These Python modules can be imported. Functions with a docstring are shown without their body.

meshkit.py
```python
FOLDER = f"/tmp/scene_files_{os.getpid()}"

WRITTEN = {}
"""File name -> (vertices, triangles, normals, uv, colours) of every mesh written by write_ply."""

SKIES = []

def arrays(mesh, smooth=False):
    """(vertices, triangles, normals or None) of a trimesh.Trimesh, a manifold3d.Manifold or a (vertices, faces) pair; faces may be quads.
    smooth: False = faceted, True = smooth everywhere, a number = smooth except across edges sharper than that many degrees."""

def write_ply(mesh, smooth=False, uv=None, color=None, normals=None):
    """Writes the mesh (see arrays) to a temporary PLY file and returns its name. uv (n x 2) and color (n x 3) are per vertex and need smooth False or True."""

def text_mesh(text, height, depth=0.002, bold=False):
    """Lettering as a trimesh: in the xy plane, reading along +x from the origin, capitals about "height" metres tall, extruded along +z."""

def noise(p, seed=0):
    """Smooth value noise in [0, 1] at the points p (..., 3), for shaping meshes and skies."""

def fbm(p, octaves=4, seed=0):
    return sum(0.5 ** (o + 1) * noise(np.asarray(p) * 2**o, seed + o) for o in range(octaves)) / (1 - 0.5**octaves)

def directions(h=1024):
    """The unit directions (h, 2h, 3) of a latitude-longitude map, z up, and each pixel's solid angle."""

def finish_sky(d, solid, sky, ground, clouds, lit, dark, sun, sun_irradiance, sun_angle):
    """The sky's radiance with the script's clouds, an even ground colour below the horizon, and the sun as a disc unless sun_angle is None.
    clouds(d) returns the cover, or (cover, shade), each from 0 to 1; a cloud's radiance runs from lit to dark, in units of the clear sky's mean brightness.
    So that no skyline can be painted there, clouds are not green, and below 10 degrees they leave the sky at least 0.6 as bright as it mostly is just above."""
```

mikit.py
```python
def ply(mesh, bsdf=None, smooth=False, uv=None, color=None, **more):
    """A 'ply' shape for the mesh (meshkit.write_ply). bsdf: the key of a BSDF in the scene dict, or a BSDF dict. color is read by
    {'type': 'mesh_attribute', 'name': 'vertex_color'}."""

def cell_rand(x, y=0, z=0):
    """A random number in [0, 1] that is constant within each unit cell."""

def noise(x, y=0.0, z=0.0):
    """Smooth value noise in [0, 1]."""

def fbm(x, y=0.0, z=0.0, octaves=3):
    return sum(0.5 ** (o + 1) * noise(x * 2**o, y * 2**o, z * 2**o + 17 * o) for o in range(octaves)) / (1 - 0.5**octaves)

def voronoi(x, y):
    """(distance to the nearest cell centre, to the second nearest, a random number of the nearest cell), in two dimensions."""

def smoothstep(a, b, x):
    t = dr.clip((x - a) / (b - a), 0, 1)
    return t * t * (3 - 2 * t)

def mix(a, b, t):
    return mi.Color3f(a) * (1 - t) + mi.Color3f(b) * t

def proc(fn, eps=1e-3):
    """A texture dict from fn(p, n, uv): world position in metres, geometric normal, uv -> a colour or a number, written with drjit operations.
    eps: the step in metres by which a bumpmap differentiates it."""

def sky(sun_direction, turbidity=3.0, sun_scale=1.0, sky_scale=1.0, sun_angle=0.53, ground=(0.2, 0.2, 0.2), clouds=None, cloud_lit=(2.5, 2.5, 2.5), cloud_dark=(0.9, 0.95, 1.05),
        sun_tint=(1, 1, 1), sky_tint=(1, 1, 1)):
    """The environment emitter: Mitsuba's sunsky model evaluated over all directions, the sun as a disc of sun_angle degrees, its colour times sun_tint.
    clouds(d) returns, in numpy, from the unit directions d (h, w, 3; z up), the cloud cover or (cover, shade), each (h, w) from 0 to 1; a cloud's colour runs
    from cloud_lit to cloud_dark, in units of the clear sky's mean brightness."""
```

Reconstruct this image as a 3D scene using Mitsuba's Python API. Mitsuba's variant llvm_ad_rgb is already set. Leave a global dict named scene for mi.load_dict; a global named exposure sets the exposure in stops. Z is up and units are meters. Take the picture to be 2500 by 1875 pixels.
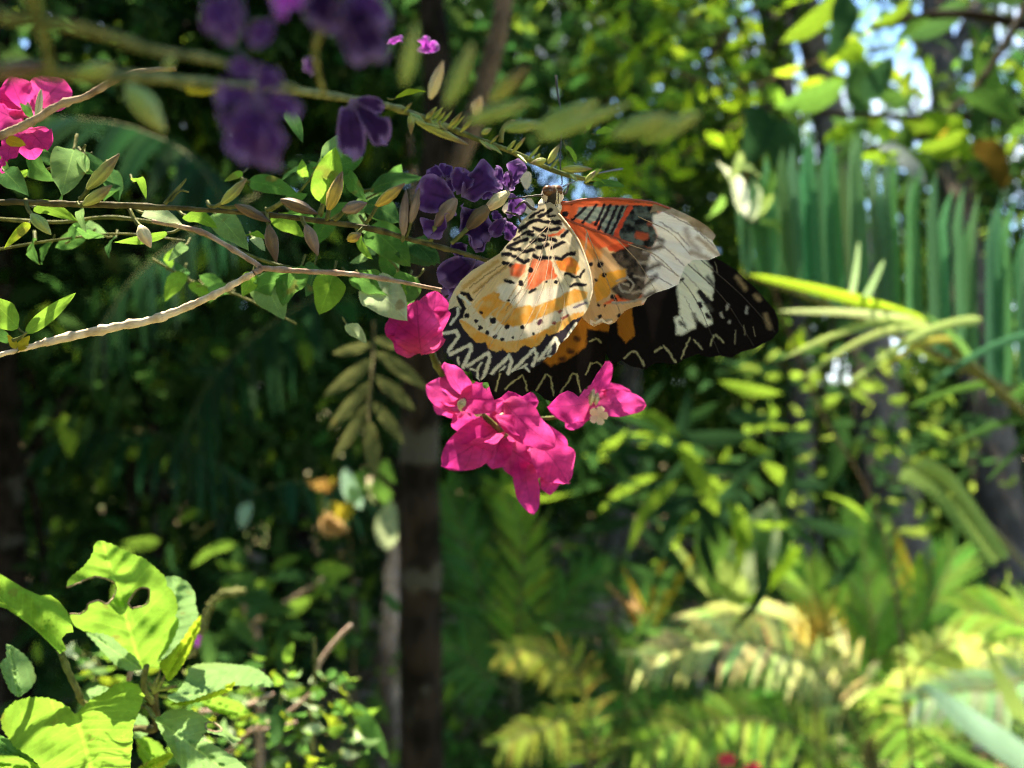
import math, random
import numpy as np, trimesh, mitsuba as mi, drjit as dr, mikit, meshkit
from shapely.geometry import Polygon, Point
from shapely import contains_xy
from scipy.spatial import Delaunay

# ------------------------------------------------------------------ camera, light, exposure
T = mi.ScalarTransform4f
scene, labels = {}, {}
CAMZ, FX, FOCUS = 1.45, 1.2048, 0.166            # eye height, frame width per metre of distance, focus distance
exposure = 3.9
scene['camera'] = {'type': 'thinlens', 'fov': math.degrees(2 * math.atan(FX / 2)), 'fov_axis': 'x', 'aperture_radius': 0.00100,
                   'focus_distance': FOCUS, 'near_clip': 0.01, 'far_clip': 400.0,
                   'to_world': T().look_at(origin=[0, 0, CAMZ], target=[0, 1, CAMZ], up=[0, 0, 1])}
SUN = np.array([-0.20, 0.20, 0.95]); SUN /= np.linalg.norm(SUN)
def cloud_cover(d):
    n = meshkit.fbm(d * np.array([3.0, 3.0, 7.0]), 4, 3)
    return np.clip((n - 0.54) * 5, 0, 1) * 0.8
scene['sky'] = mikit.sky(SUN.tolist(), turbidity=2.2, clouds=cloud_cover)

# ------------------------------------------------------------------ helpers
rng = np.random.default_rng(7)
CROPS = {'F': (0, 0, 1.13020), 'R1': (1000, 400, .42948), 'R2': (400, 0, .38584), 'R3': (900, 0, .42948), 'R4': (0, 150, .45220), 'R5': (0, 1275, .40687),
         'R6': (600, 800, .45208), 'R7': (1700, 300, .36166), 'R8': (1500, 1100, .46707), 'A': (1050, 430, .20492), 'B': (1050, 650, .20492), 'C': (1400, 450, .28327)}
def sx(crop, p):                                  # measured points -> one common measure (0..2500 across the frame)
    x0, y0, k = CROPS[crop]
    return np.array([x0, y0]) + np.asarray(p, float) * k
def at(p, d):                                     # a measured point at its distance d -> world
    p = np.asarray(p, float)
    return np.stack([(p[..., 0] - 1250) / 2500 * FX * d, d + 0 * p[..., 0], CAMZ - (p[..., 1] - 937.5) / 2500 * FX * d], -1)
def pt(crop, x, y, d): return at(sx(crop, (x, y)), d)
def size(crop, w, d): return w * CROPS[crop][2] / 2500 * FX * d
def unit(v): v = np.asarray(v, float); return v / (np.linalg.norm(v, axis=-1, keepdims=True) + 1e-12)
def numbered(k):
    if k not in scene and k not in labels: return k
    i = 1
    while f'{k}_{i:03d}' in scene or f'{k}_{i:03d}' in labels: i += 1
    return f'{k}_{i:03d}'
def thing(name, label, cat, group=None):
    k = numbered(name); labels[k] = {'label': label, 'category': cat}
    if group: labels[k]['group'] = group
    return k
def part(parent, name, mesh, bsdf, smooth=True, color=None, label=None, kind=None):
    k = numbered(f'{parent}__{name}' if parent else name)
    v, f, *rest = mesh
    scene[k] = mikit.ply((v, f), bsdf, smooth=smooth, uv=rest[0] if rest else None, color=color)
    if label or kind: labels[k] = {a: b for a, b in (('label', label), ('kind', kind)) if b}
    return k
def join(ms):
    vs, fs, us, n = [], [], [], 0
    for m in ms:
        vs.append(m[0]); fs.append(np.asarray(m[1]) + n); n += len(m[0])
        if len(m) > 2: us.append(m[2])
    return (np.vstack(vs), np.vstack(fs)) + ((np.vstack(us),) if us else ())
def spline(pts, n):
    pts = np.asarray(pts, float)
    if len(pts) < 3: return np.linspace(0, 1, n)[:, None] * (pts[-1] - pts[0]) + pts[0]
    q = np.vstack([2 * pts[0] - pts[1], pts, 2 * pts[-1] - pts[-2]])
    out = []
    for s in np.linspace(0, len(pts) - 1 - 1e-9, n):
        i = int(s); t = s - i; a, b, c, d = q[i:i + 4]
        out.append(.5 * (2 * b + (c - a) * t + (2 * a - 5 * b + 4 * c - d) * t * t + (3 * b - 3 * c + d - a) * t ** 3))
    return np.array(out)
def tube(pts, r, sides=8, n=24, rough=0.0, seed=0, curve=True):
    p = spline(pts, n) if curve else np.asarray(pts, float)
    n = len(p)
    r = np.interp(np.linspace(0, 1, n), np.linspace(0, 1, np.size(r)), np.atleast_1d(r)) if np.size(r) != n else np.asarray(r)
    t = unit(np.gradient(p, axis=0))
    a = unit(np.cross(t, [0.13, 0.31, 0.94] if abs(t[0][2]) < .8 else [1, .2, .1])); b = np.cross(t, a)
    g = np.arange(sides) * 2 * np.pi / sides
    off = np.cos(g)[None, :, None] * a[:, None] + np.sin(g)[None, :, None] * b[:, None]
    rr = r[:, None] * (1 + rough * (2 * meshkit.noise((p[:, None] + off * r[:, None, None]) / (r.mean() * 1.3), seed) - 1))
    v = (p[:, None] + off * rr[..., None]).reshape(-1, 3)
    i, j = np.meshgrid(np.arange(n - 1), np.arange(sides), indexing='ij')
    q = np.stack([i * sides + j, i * sides + (j + 1) % sides, (i + 1) * sides + (j + 1) % sides, (i + 1) * sides + j], -1).reshape(-1, 4)
    f = np.vstack([q[:, [0, 1, 2]], q[:, [0, 2, 3]]])
    v = np.vstack([v, p[:1], p[-1:]]); k = len(v); jj = np.arange(sides)
    f = np.vstack([f, np.stack([jj * 0 + k - 2, (jj + 1) % sides, jj], 1), np.stack([jj * 0 + k - 1, (n - 1) * sides + jj, (n - 1) * sides + (jj + 1) % sides], 1)])
    uv = np.vstack([np.stack([np.repeat(np.linspace(0, .99, n), sides), np.tile(jj / sides, n)], 1), [[0, 0], [.99, 0]]])
    return v, f, uv
PROF = {'ovate': lambda s: np.maximum(s, 0) ** .55 * np.maximum(1 - s, 0) ** .85 * 1.95, 'lance': lambda s: np.maximum(s, 0) ** .7 * np.maximum(1 - s, 0) ** .8 * 2.1,
        'ellip': lambda s: np.sin(np.pi * np.clip(s, 0, 1)) ** .7, 'petal': lambda s: np.maximum(s, 0) ** .8 * np.maximum(1 - s, 0) ** .38 * 1.78,
        'strap': lambda s: np.minimum(1, s * 9 + .35) * np.maximum(1 - s, 0) ** .35, 'bract': lambda s: np.maximum(s, 0) ** .42 * np.maximum(1 - s, 0) ** .6 * 1.75}
def blade(base, tip, width, roll=0., bend=0., fold=0., prof='ovate', n=12, m=3, serr=0., wave=0., curl=0., ident=0, side_bend=0., seed=0, notch=0.):
    base, tip = np.asarray(base, float), np.asarray(tip, float)
    L = np.linalg.norm(tip - base); t = (tip - base) / L
    s0 = unit(np.cross(t, [0, -1, 0.001])); n0 = np.cross(s0, t)
    if n0[1] > 0: n0, s0 = -n0, -s0
    c, s_ = math.cos(math.radians(roll)), math.sin(math.radians(roll))
    side, nrm = s0 * c + n0 * s_, n0 * c - s0 * s_
    s = np.linspace(0, 1, n + 1); q = np.linspace(-1, 1, 2 * m + 1)
    w = width / 2 * PROF[prof](s)
    S, Q = np.meshgrid(s, q, indexing='ij'); W = np.repeat(w[:, None], len(q), 1)
    if serr: W = W * (1 + serr * (np.abs(Q) > .9) * (np.arange(n + 1) % 2 * 2 - 1)[:, None])
    z = bend * L * np.sin(np.pi * S) - curl * L * S ** 2 + fold * np.abs(Q) * W
    if wave:
        ph = seed * 1.7
        z = z + wave * width * (np.sin(S * 9 + ph + Q * 1.5) * np.abs(Q) + .6 * np.sin(S * 17 + 2 * ph - Q * 3) * Q * Q)
    S2 = S - notch * (1 - np.abs(Q)) ** 1.5 * S ** 5 + notch * .35 * np.sin(Q * 7 + seed) * S ** 4
    v = base + t * (S2 * L)[..., None] + side * (Q * W + side_bend * L * np.sin(np.pi * S))[..., None] + nrm * z[..., None]
    uv = np.stack([S * .98 + .01 + ident, Q * .49 + .5], -1)
    k = 2 * m + 1
    i, j = np.meshgrid(np.arange(n), np.arange(k - 1), indexing='ij')
    f = np.stack([i * k + j, i * k + j + 1, (i + 1) * k + j + 1, (i + 1) * k + j], -1).reshape(-1, 4)
    return v.reshape(-1, 3), np.vstack([f[:, [0, 1, 2]], f[:, [0, 2, 3]]]), uv.reshape(-1, 2)
def sheet(outline, depth, step=6., holes=(), axis=None, ident=0, smooth_pts=True, chart=None):
    """A bent membrane (leaf, wing) from its flattened outline; depth(p) gives its distance, axis = (base, tip, half width) its own uv."""
    o = np.asarray(outline, float)
    def dense(o):
        o2 = np.vstack([o, o[:1]])
        seg = [np.linspace(a, b, max(2, int(np.linalg.norm(b - a) / step) + 1))[:-1] for a, b in zip(o2[:-1], o2[1:])]
        return np.vstack(seg)
    ring = dense(o); hs = [dense(np.asarray(h, float)) for h in holes]
    poly = Polygon(ring, hs).buffer(0)
    x0, y0, x1, y1 = poly.bounds
    X, Y = np.meshgrid(np.arange(x0, x1, step), np.arange(y0, y1, step * .87)); X[1::2] += step / 2
    g = np.stack([X.ravel(), Y.ravel()], 1)
    g = g[contains_xy(poly.buffer(-step * .45), g[:, 0], g[:, 1])]
    p = np.vstack([ring] + hs + [g])
    tri = Delaunay(p).simplices
    c = p[tri].mean(1)
    tri = tri[contains_xy(poly, c[:, 0], c[:, 1])]
    a, b, cc = p[tri[:, 0]], p[tri[:, 1]], p[tri[:, 2]]
    area = (b[:, 0] - a[:, 0]) * (cc[:, 1] - a[:, 1]) - (b[:, 1] - a[:, 1]) * (cc[:, 0] - a[:, 0])
    tri = tri[np.abs(area) > 1e-6]; area = area[np.abs(area) > 1e-6]
    tri[area < 0] = tri[area < 0][:, ::-1]
    v = at(p, depth(p))
    if chart is not None: uv = chart(p)
    else:
        B, E, hw = np.asarray(axis[0], float), np.asarray(axis[1], float), axis[2]
        L = np.linalg.norm(E - B); t = (E - B) / L
        r = p - B
        uv = np.stack([np.clip(r @ t / L, .01, .99) + ident, np.clip((r @ np.array([-t[1], t[0]])) / hw * .49 + .5, 0.005, .995)], 1)
    return v, tri, uv
def spindle(base, tip, w, ident=0, sides=20, n=14, tipsharp=1.0, bend=0.0):
    s = np.linspace(0, 1, n)
    r = w / 2 * np.maximum(np.sin(np.pi * np.clip(s * .93 + .05, 0, 1)) ** .75, .12) * (1 - .35 * s * tipsharp)
    base, tip = np.asarray(base), np.asarray(tip)
    mid = (base + tip) / 2 + np.array([0, 0, bend * np.linalg.norm(tip - base)])
    p = (1 - s)[:, None] ** 2 * base + (2 * s * (1 - s))[:, None] * mid + (s ** 2)[:, None] * tip
    v, f, uv = tube(p, r, sides, curve=False, rough=.10, seed=int(ident) + 3)
    if sides >= 9:                                # lengthwise ribs of a calyx and its small pointed teeth
        k = np.arange(n * sides); g_ = np.cos((k % sides) * 2 * np.pi / sides * 5); c_ = p[k // sides]
        v[:n * sides] = c_ + (v[:n * sides] - c_) * (1 + .13 * g_ * np.sin(np.pi * s[k // sides]) + .5 * np.maximum(g_, 0) * (s[k // sides] > .97))[:, None]
    uv[:, 0] += ident
    return v, f, uv
def leaf_cloud(c, t, nrm, L, W, fold=.18):
    """Many six-point leaves at once."""
    t = unit(t); s = unit(np.cross(t, nrm)); n = np.cross(s, t)
    L, W = np.broadcast_to(L, len(c))[:, None], np.broadcast_to(W, len(c))[:, None]
    h = n * W * fold
    v = np.stack([c, c + t * L * .33 + s * W * .5 + h, c + t * L * .33 - s * W * .5 + h, c + t * L * .72 + s * W * .36 + h * .5, c + t * L * .72 - s * W * .36 + h * .5, c + t * L - n * L * .12], 1)
    f = np.array([[0, 1, 2], [1, 3, 2], [2, 3, 4], [3, 5, 4]])
    return v.reshape(-1, 3), (f[None] + 6 * np.arange(len(c))[:, None, None]).reshape(-1, 3)
def tints(n, base, var=.25, rare=None, share=.05, seed=0):
    g = np.random.default_rng(seed + 1000)
    c = np.asarray(base) * (1 + var * g.standard_normal((n, 1))).clip(.3, 2) * (1 + .12 * g.standard_normal((n, 3)))
    if rare is not None:
        k = g.random(n) < share; c[k] = np.asarray(rare) * (1 + .2 * g.standard_normal((k.sum(), 1)))
    return c.clip(.003, .9)

# ------------------------------------------------------------------ materials
N, sst, mix = mikit.noise, mikit.smoothstep, mikit.mix
def proc(fn, eps=1e-4): return mikit.proc(fn, eps)
PAL = [(.20, .38, .04), (.10, .24, .05), (.05, .13, .04), (.34, .46, .03), (.40, .52, .30), (.50, .42, .03), (.07, .18, .035), (.18, .32, .11), (.10, .115, .04)]
def leaf_fn(p, n, uv):
    k = dr.floor(uv.x); u = uv.x - k; v = dr.abs(uv.y - .5) * 2
    c = mi.Color3f(0)
    for i, q in enumerate(PAL): c = dr.select(dr.abs(k - i) < .5, mi.Color3f(q), c)
    blot = mikit.fbm(p.x * 260, p.y * 260, p.z * 260, 3)
    c = c * (0.72 + .56 * blot)
    rib = sst(.05, .015, v)
    lat = dr.abs((u * 8.5 - v * 2.2) - dr.floor(u * 8.5 - v * 2.2) - .5) * 2
    vein = sst(.16, .02, lat) * .55 * sst(1.0, .55, v)
    c = mix(c, c * 1.25 + mi.Color3f(.06, .07, .012), dr.maximum(rib, vein) * .7)
    spot = sst(.70, .80, mikit.fbm(p.x * 210 + 3, p.y * 210, p.z * 210 + 9, 3))
    c = mix(c, mi.Color3f(.20, .15, .04), spot * .55)
    c = mix(c, c * .8 + mi.Color3f(.05, .03, 0), sst(.86, 1.0, v) * .5)
    fine = N(p.x * 1500, p.y * 1500, p.z * 1500)
    return c * (.9 + .2 * fine)
def leaf_rough(p, n, uv): return .34 + .25 * N(p.x * 400, p.y * 400, p.z * 400)
def leaf_bump(p, n, uv):
    k = dr.floor(uv.x); u = uv.x - k; v = dr.abs(uv.y - .5) * 2
    lat = dr.abs((u * 8.5 - v * 2.2) - dr.floor(u * 8.5 - v * 2.2) - .5) * 2
    return sst(.0, .5, lat) * .6 + sst(0., .12, v) * .7
scene['leaf_near'] = {'type': 'principledthin', 'base_color': proc(leaf_fn), 'roughness': .23, 'diff_trans': 1.0, 'eta': 1.6}
scene['leaf_far'] = {'type': 'principledthin', 'base_color': {'type': 'mesh_attribute', 'name': 'vertex_color'}, 'roughness': .32, 'diff_trans': 1.05, 'eta': 1.34}
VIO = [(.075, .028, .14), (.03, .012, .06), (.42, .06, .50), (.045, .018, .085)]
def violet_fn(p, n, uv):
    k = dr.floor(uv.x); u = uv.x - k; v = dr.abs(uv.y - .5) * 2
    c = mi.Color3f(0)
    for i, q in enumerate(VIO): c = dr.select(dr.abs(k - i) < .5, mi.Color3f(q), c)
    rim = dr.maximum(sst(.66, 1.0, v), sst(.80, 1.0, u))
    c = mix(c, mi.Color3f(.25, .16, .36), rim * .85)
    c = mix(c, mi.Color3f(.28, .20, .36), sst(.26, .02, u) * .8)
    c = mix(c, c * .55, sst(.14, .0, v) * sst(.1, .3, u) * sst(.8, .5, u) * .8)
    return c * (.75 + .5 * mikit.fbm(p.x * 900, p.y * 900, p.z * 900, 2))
scene['petal_violet'] = {'type': 'principledthin', 'base_color': proc(violet_fn), 'roughness': .6, 'diff_trans': .9, 'sheen': .4, 'eta': 1.35}
def bract_fn(p, n, uv):
    k = dr.floor(uv.x); u = uv.x - k; v = dr.abs(uv.y - .5) * 2
    c = mix((.40, .018, .19), (.74, .08, .33), N(p.x * 130, p.y * 130, p.z * 130))
    c = mix(c, (.55, .10, .22), sst(.45, .0, u) * .6)
    lat = dr.abs((u * 5 - v * 1.6) - dr.floor(u * 5 - v * 1.6) - .5) * 2
    c = mix(c, c * .66, dr.maximum(sst(.05, .01, v), sst(.25, .0, lat) * .5))
    return c * (.85 + .3 * N(p.x * 1300, p.y * 1300, p.z * 1300))
scene['bract'] = {'type': 'principledthin', 'base_color': proc(bract_fn), 'roughness': .55, 'diff_trans': 1.0, 'eta': 1.35}
POD = [((.30, .34, .08), (.16, .12, .06)), ((.13, .09, .045), (.06, .04, .03)), ((.42, .31, .05), (.16, .10, .05)), ((.55, .50, .30), (.45, .33, .22)), ((.22, .33, .085), (.26, .31, .09)), ((.22, .16, .115), (.13, .09, .075))]
def pod_fn(p, n, uv):
    k = dr.floor(uv.x); u = uv.x - k
    a, b = mi.Color3f(0), mi.Color3f(0)
    for i, (q, w) in enumerate(POD):
        a = dr.select(dr.abs(k - i) < .5, mi.Color3f(q), a); b = dr.select(dr.abs(k - i) < .5, mi.Color3f(w), b)
    c = mix(a, b, sst(.35, .9, u + .3 * N(p.x * 900, p.y * 900, p.z * 900) - .15))
    rib = N(uv.y * 22, u * 2.0)
    return c * (.7 + .6 * rib)
scene['pod'] = {'type': 'principled', 'base_color': proc(pod_fn), 'roughness': .55, 'specular': .3}
def barkmat(name, a, b, scale, rough=.85, lich=None):
    def fn(p, n, uv):
        g = mikit.fbm(p.x * scale, p.y * scale, p.z * scale * .45, 4)
        c = mix(a, b, sst(.3, .7, g))
        if lich is not None: c = mix(c, lich, sst(.58, .72, mikit.fbm(p.x * scale * .3 + 7, p.y * scale * .3, p.z * scale * .3, 3)) * .8)
        return c
    def bf(p, n, uv): return mikit.fbm(p.x * scale * 1.2, p.y * scale * 1.2, p.z * scale * .4, 3)
    scene[name] = {'type': 'bumpmap', 'arbitrary': proc(bf, .15 / scale), 'scale': .35 / scale, 'b': {'type': 'principled', 'base_color': proc(fn), 'roughness': rough, 'specular': .06}}
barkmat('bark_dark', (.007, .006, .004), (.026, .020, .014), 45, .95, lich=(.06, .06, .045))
barkmat('bark_brown', (.07, .05, .032), (.16, .115, .075), 60)
barkmat('bark_pale', (.10, .07, .05), (.60, .46, .36), 9)
barkmat('bark_grey', (.055, .048, .038), (.12, .105, .085), 14, lich=(.13, .15, .09))
barkmat('stem_green', (.07, .085, .025), (.17, .18, .06), 700, .5)
barkmat('stem_olive', (.055, .05, .022), (.12, .11, .045), 700, .55)
barkmat('stem_cream', (.48, .38, .26), (.74, .63, .47), 600, .75)
barkmat('stem_brown', (.17, .12, .08), (.36, .28, .19), 600, .7)
barkmat('stem_pink', (.27, .18, .13), (.44, .34, .27), 600, .6)
scene['cream_flower'] = {'type': 'principledthin', 'base_color': {'type': 'rgb', 'value': [.72, .62, .45]}, 'roughness': .6, 'diff_trans': .7, 'eta': 1.3}

# ------------------------------------------------------------------ butterfly: each wing has a flat chart in millimetres from the wing root
ROOT = np.array([1343.6, 492.3])
def chart(p): return (p - ROOT) * .08
def mm(crop, pts): return chart(sx(crop, pts))
def wk(crop, w): return w * CROPS[crop][2] * .08
def d_stroke(x, y, q, w):
    d = mi.Float(1e3)
    if len(q) == 1: return dr.sqrt(dr.square(x - float(q[0][0])) + dr.square(y - float(q[0][1]))) - w / 2
    for (ax, ay), (bx, by) in zip(q[:-1].tolist(), q[1:].tolist()):
        ex, ey = bx - ax, by - ay; l2 = ex * ex + ey * ey + 1e-9
        px, py = x - ax, y - ay
        h = dr.clip((px * ex + py * ey) * (1 / l2), 0, 1)
        d = dr.minimum(d, dr.square(px - ex * h) + dr.square(py - ey * h))
    return dr.sqrt(d) - w / 2
def d_poly(x, y, q):
    d, inside = mi.Float(1e3), mi.Bool(False)
    q = q.tolist()
    for (ax, ay), (bx, by) in zip(q, q[1:] + q[:1]):
        ex, ey = bx - ax, by - ay; l2 = ex * ex + ey * ey + 1e-9
        px, py = x - ax, y - ay
        h = dr.clip((px * ex + py * ey) * (1 / l2), 0, 1)
        d = dr.minimum(d, dr.square(px - ex * h) + dr.square(py - ey * h))
        if abs(ey) > 1e-9: inside = inside ^ (((ay > y) != (by > y)) & (px * ey * (1 if ey > 0 else -1) < ex * py * (1 if ey > 0 else -1)))
    return dr.select(inside, -1, 1) * dr.sqrt(d)
def wing_fn(base, layers, mottle=.12):
    """layers: (kind, points in mm, width, colour, softness)"""
    def fn(p, n, uv):
        x0, y0 = uv.x, uv.y
        x = x0 + .28 * (N(x0 * 2.2, y0 * 2.2) - .5) + .07 * (N(x0 * 5, y0 * 5, 3.3) - .5)
        y = y0 + .28 * (N(x0 * 2.2 + 31, y0 * 2.2) - .5) + .07 * (N(x0 * 5 + 9, y0 * 5, 1.7) - .5)
        c = mi.Color3f(base)
        for kind, q, w, col, soft in layers:
            d = d_poly(x, y, q) if kind == 'p' else d_stroke(x, y, q, w)
            a = sst(soft, -soft, d)
            if len(col) == 6:                     # two tones, mottled
                cc = mix(col[:3], col[3:], sst(.25, .75, mikit.fbm(x0 * .75, y0 * .75, 5.0, 3)))
            else: cc = mi.Color3f(col)
            c = mix(c, cc, a)
        ang = dr.atan2(y0, x0)
        scale_rows = N(ang * 160, dr.sqrt(x0 * x0 + y0 * y0) * .25)
        return c * (1 - mottle + 2 * mottle * (.6 * scale_rows + .4 * N(x0 * 16, y0 * 16)))
    return fn
L_ = []
def S(crop, w, col, *lines, soft=.2):
    for q in lines: L_.append(('s', mm(crop, q), wk(crop, w), col, soft))
def Pg(crop, col, q, soft=.3): L_.append(('p', mm(crop, q), 0, col, soft))
CREAM, OCH, RED, ORG, BLK, TAN = (.62, .55, .37), (.52, .33, .12), (.70, .13, .045, .70, .24, .12), (.66, .30, .045, .66, .40, .12), (.016, .014, .018), (.62, .46, .24)
# --- hindwing, underside
Pg('A', (.70, .52, .26), [(830, 930), (950, 1060), (960, 1190), (880, 1300), (520, 1560), (330, 1480), (300, 1370), (460, 1180)], .5)
S('A', 40, (.55, .35, .12), [(900, 1080), (700, 1230), (520, 1390)], [(800, 1010), (600, 1170), (400, 1330)], soft=.25)
S('A', 14, (.36, .22, .08), [(920, 1060), (720, 1220), (530, 1390)], [(840, 1060), (640, 1200), (470, 1330)], soft=.12)
Pg('B', (.74, .68, .54), [(800, 240), (1000, 160), (1150, 330), (1300, 290), (1500, 230), (1650, 250), (1700, 280), (1560, 360), (1330, 440), (1190, 480), (1000, 480), (850, 390)], .5)
Pg('B', (.70, .63, .48), [(640, 620), (850, 690), (1000, 720), (1240, 640), (1590, 520), (1850, 420), (1840, 560), (1580, 640), (1240, 820), (1080, 880), (880, 900), (700, 830)], .3)
Pg('B', ORG, [(520, 480), (600, 390), (760, 300), (830, 330), (820, 400), (950, 430), (1000, 500), (1180, 460), (1230, 490), (1330, 440), (1500, 390), (1600, 330), (1730, 270), (1880, 310), (1860, 390), (1700, 450), (1590, 500), (1420, 560), (1240, 640), (1180, 680), (1000, 720), (850, 690), (800, 640), (730, 580), (640, 620), (560, 540)], .22)
Pg('B', ORG, [(350, 640), (440, 670), (600, 780), (700, 830), (880, 900), (1080, 880), (1240, 820), (1400, 740), (1580, 640), (1720, 560), (1840, 540), (1830, 590), (1500, 900), (1200, 1010), (800, 1060), (440, 880)], .22)
Pg('B', (.025, .022, .03), [(330, 470), (400, 560), (345, 640), (390, 740), (460, 820), (560, 915), (660, 905), (700, 985), (790, 1030), (865, 985), (920, 1030), (1020, 1025), (1125, 935), (1200, 970), (1310, 940), (1385, 805), (1430, 830), (1600, 740), (1700, 640), (1830, 590), (1900, 640), (1500, 1250), (1100, 1450), (500, 1560), (-100, 1200), (0, 800), (150, 560)], .12)
Pg('A', RED, [(945, 1075), (1010, 1035), (1150, 1060), (1130, 1150), (1050, 1215), (960, 1190)], .3)
Pg('A', RED, [(1200, 1010), (1240, 980), (1430, 1000), (1460, 1010), (1500, 1150), (1530, 1190), (1470, 1230), (1380, 1240), (1300, 1290), (1200, 1370), (1150, 1340), (1165, 1180), (1190, 1080)], .25)
Pg('A', (.74, .20, .05, .74, .32, .05), [(1480, 1010), (1680, 965), (1760, 1020), (1790, 1100), (1740, 1170), (1620, 1150), (1540, 1120)], .25)
Pg('A', RED, [(1370, 700), (1500, 680), (1600, 615), (1625, 640), (1540, 705), (1430, 732)], .2)
S('B', 17, (.60, .45, .24), [(1160, 40), (1010, 280), (700, 720)], [(1060, 420), (760, 760)], [(1350, 440), (1240, 640)], [(620, 420), (520, 560)], [(800, 500), (640, 640)], soft=.12)
S('A', 10, (.25, .18, .12), [(1290, 720), (1210, 1000), (1160, 1200), (1050, 1400), (900, 1600)], [(1420, 760), (1400, 820)], soft=.1)
S('A', 20, (.78, .70, .47), [(1420, 760), (1450, 1000), (1500, 1130), (1640, 1350)], [(1500, 720), (1620, 770), (1720, 880), (1830, 1020)])
S('A', 34, (.50, .48, .38), [(1590, 590), (1680, 660), (1740, 740), (1800, 880), (1850, 1000), (1890, 1130), (1925, 1280), (1935, 1400)], soft=.15)
S('A', 16, (.80, .66, .42), [(1600, 590), (1710, 660), (1790, 780), (1850, 930), (1910, 1120), (1940, 1260), (1950, 1400), (1900, 1560)])
BA = [[(870, 935), (960, 930)], [(990, 950), (1060, 990), (1120, 1030), (1170, 1000)], [(870, 1030), (960, 1055)], [(930, 840), (1030, 790), (1150, 750)], [(930, 850), (1000, 870), (1070, 870)], [(1110, 900), (1230, 880)], [(1200, 790), (1250, 760)], [(1280, 850), (1350, 840), (1400, 810)], [(1300, 760), (1390, 755)], [(1450, 850), (1510, 820), (1590, 790)], [(1240, 950), (1300, 980), (1430, 970)], [(1490, 975), (1560, 985), (1640, 930), (1720, 920)], [(1380, 620), (1440, 640), (1540, 620)], [(1570, 720), (1610, 690), (1640, 650)], [(1150, 580), (1220, 540), (1290, 520)], [(1310, 530), (1400, 550), (1550, 545)], [(1240, 620), (1300, 640), (1370, 650)], [(1440, 750), (1500, 770)], [(1170, 690), (1220, 700)], [(1300, 480), (1400, 440), (1440, 400)], [(1060, 620), (1140, 600)]]
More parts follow.
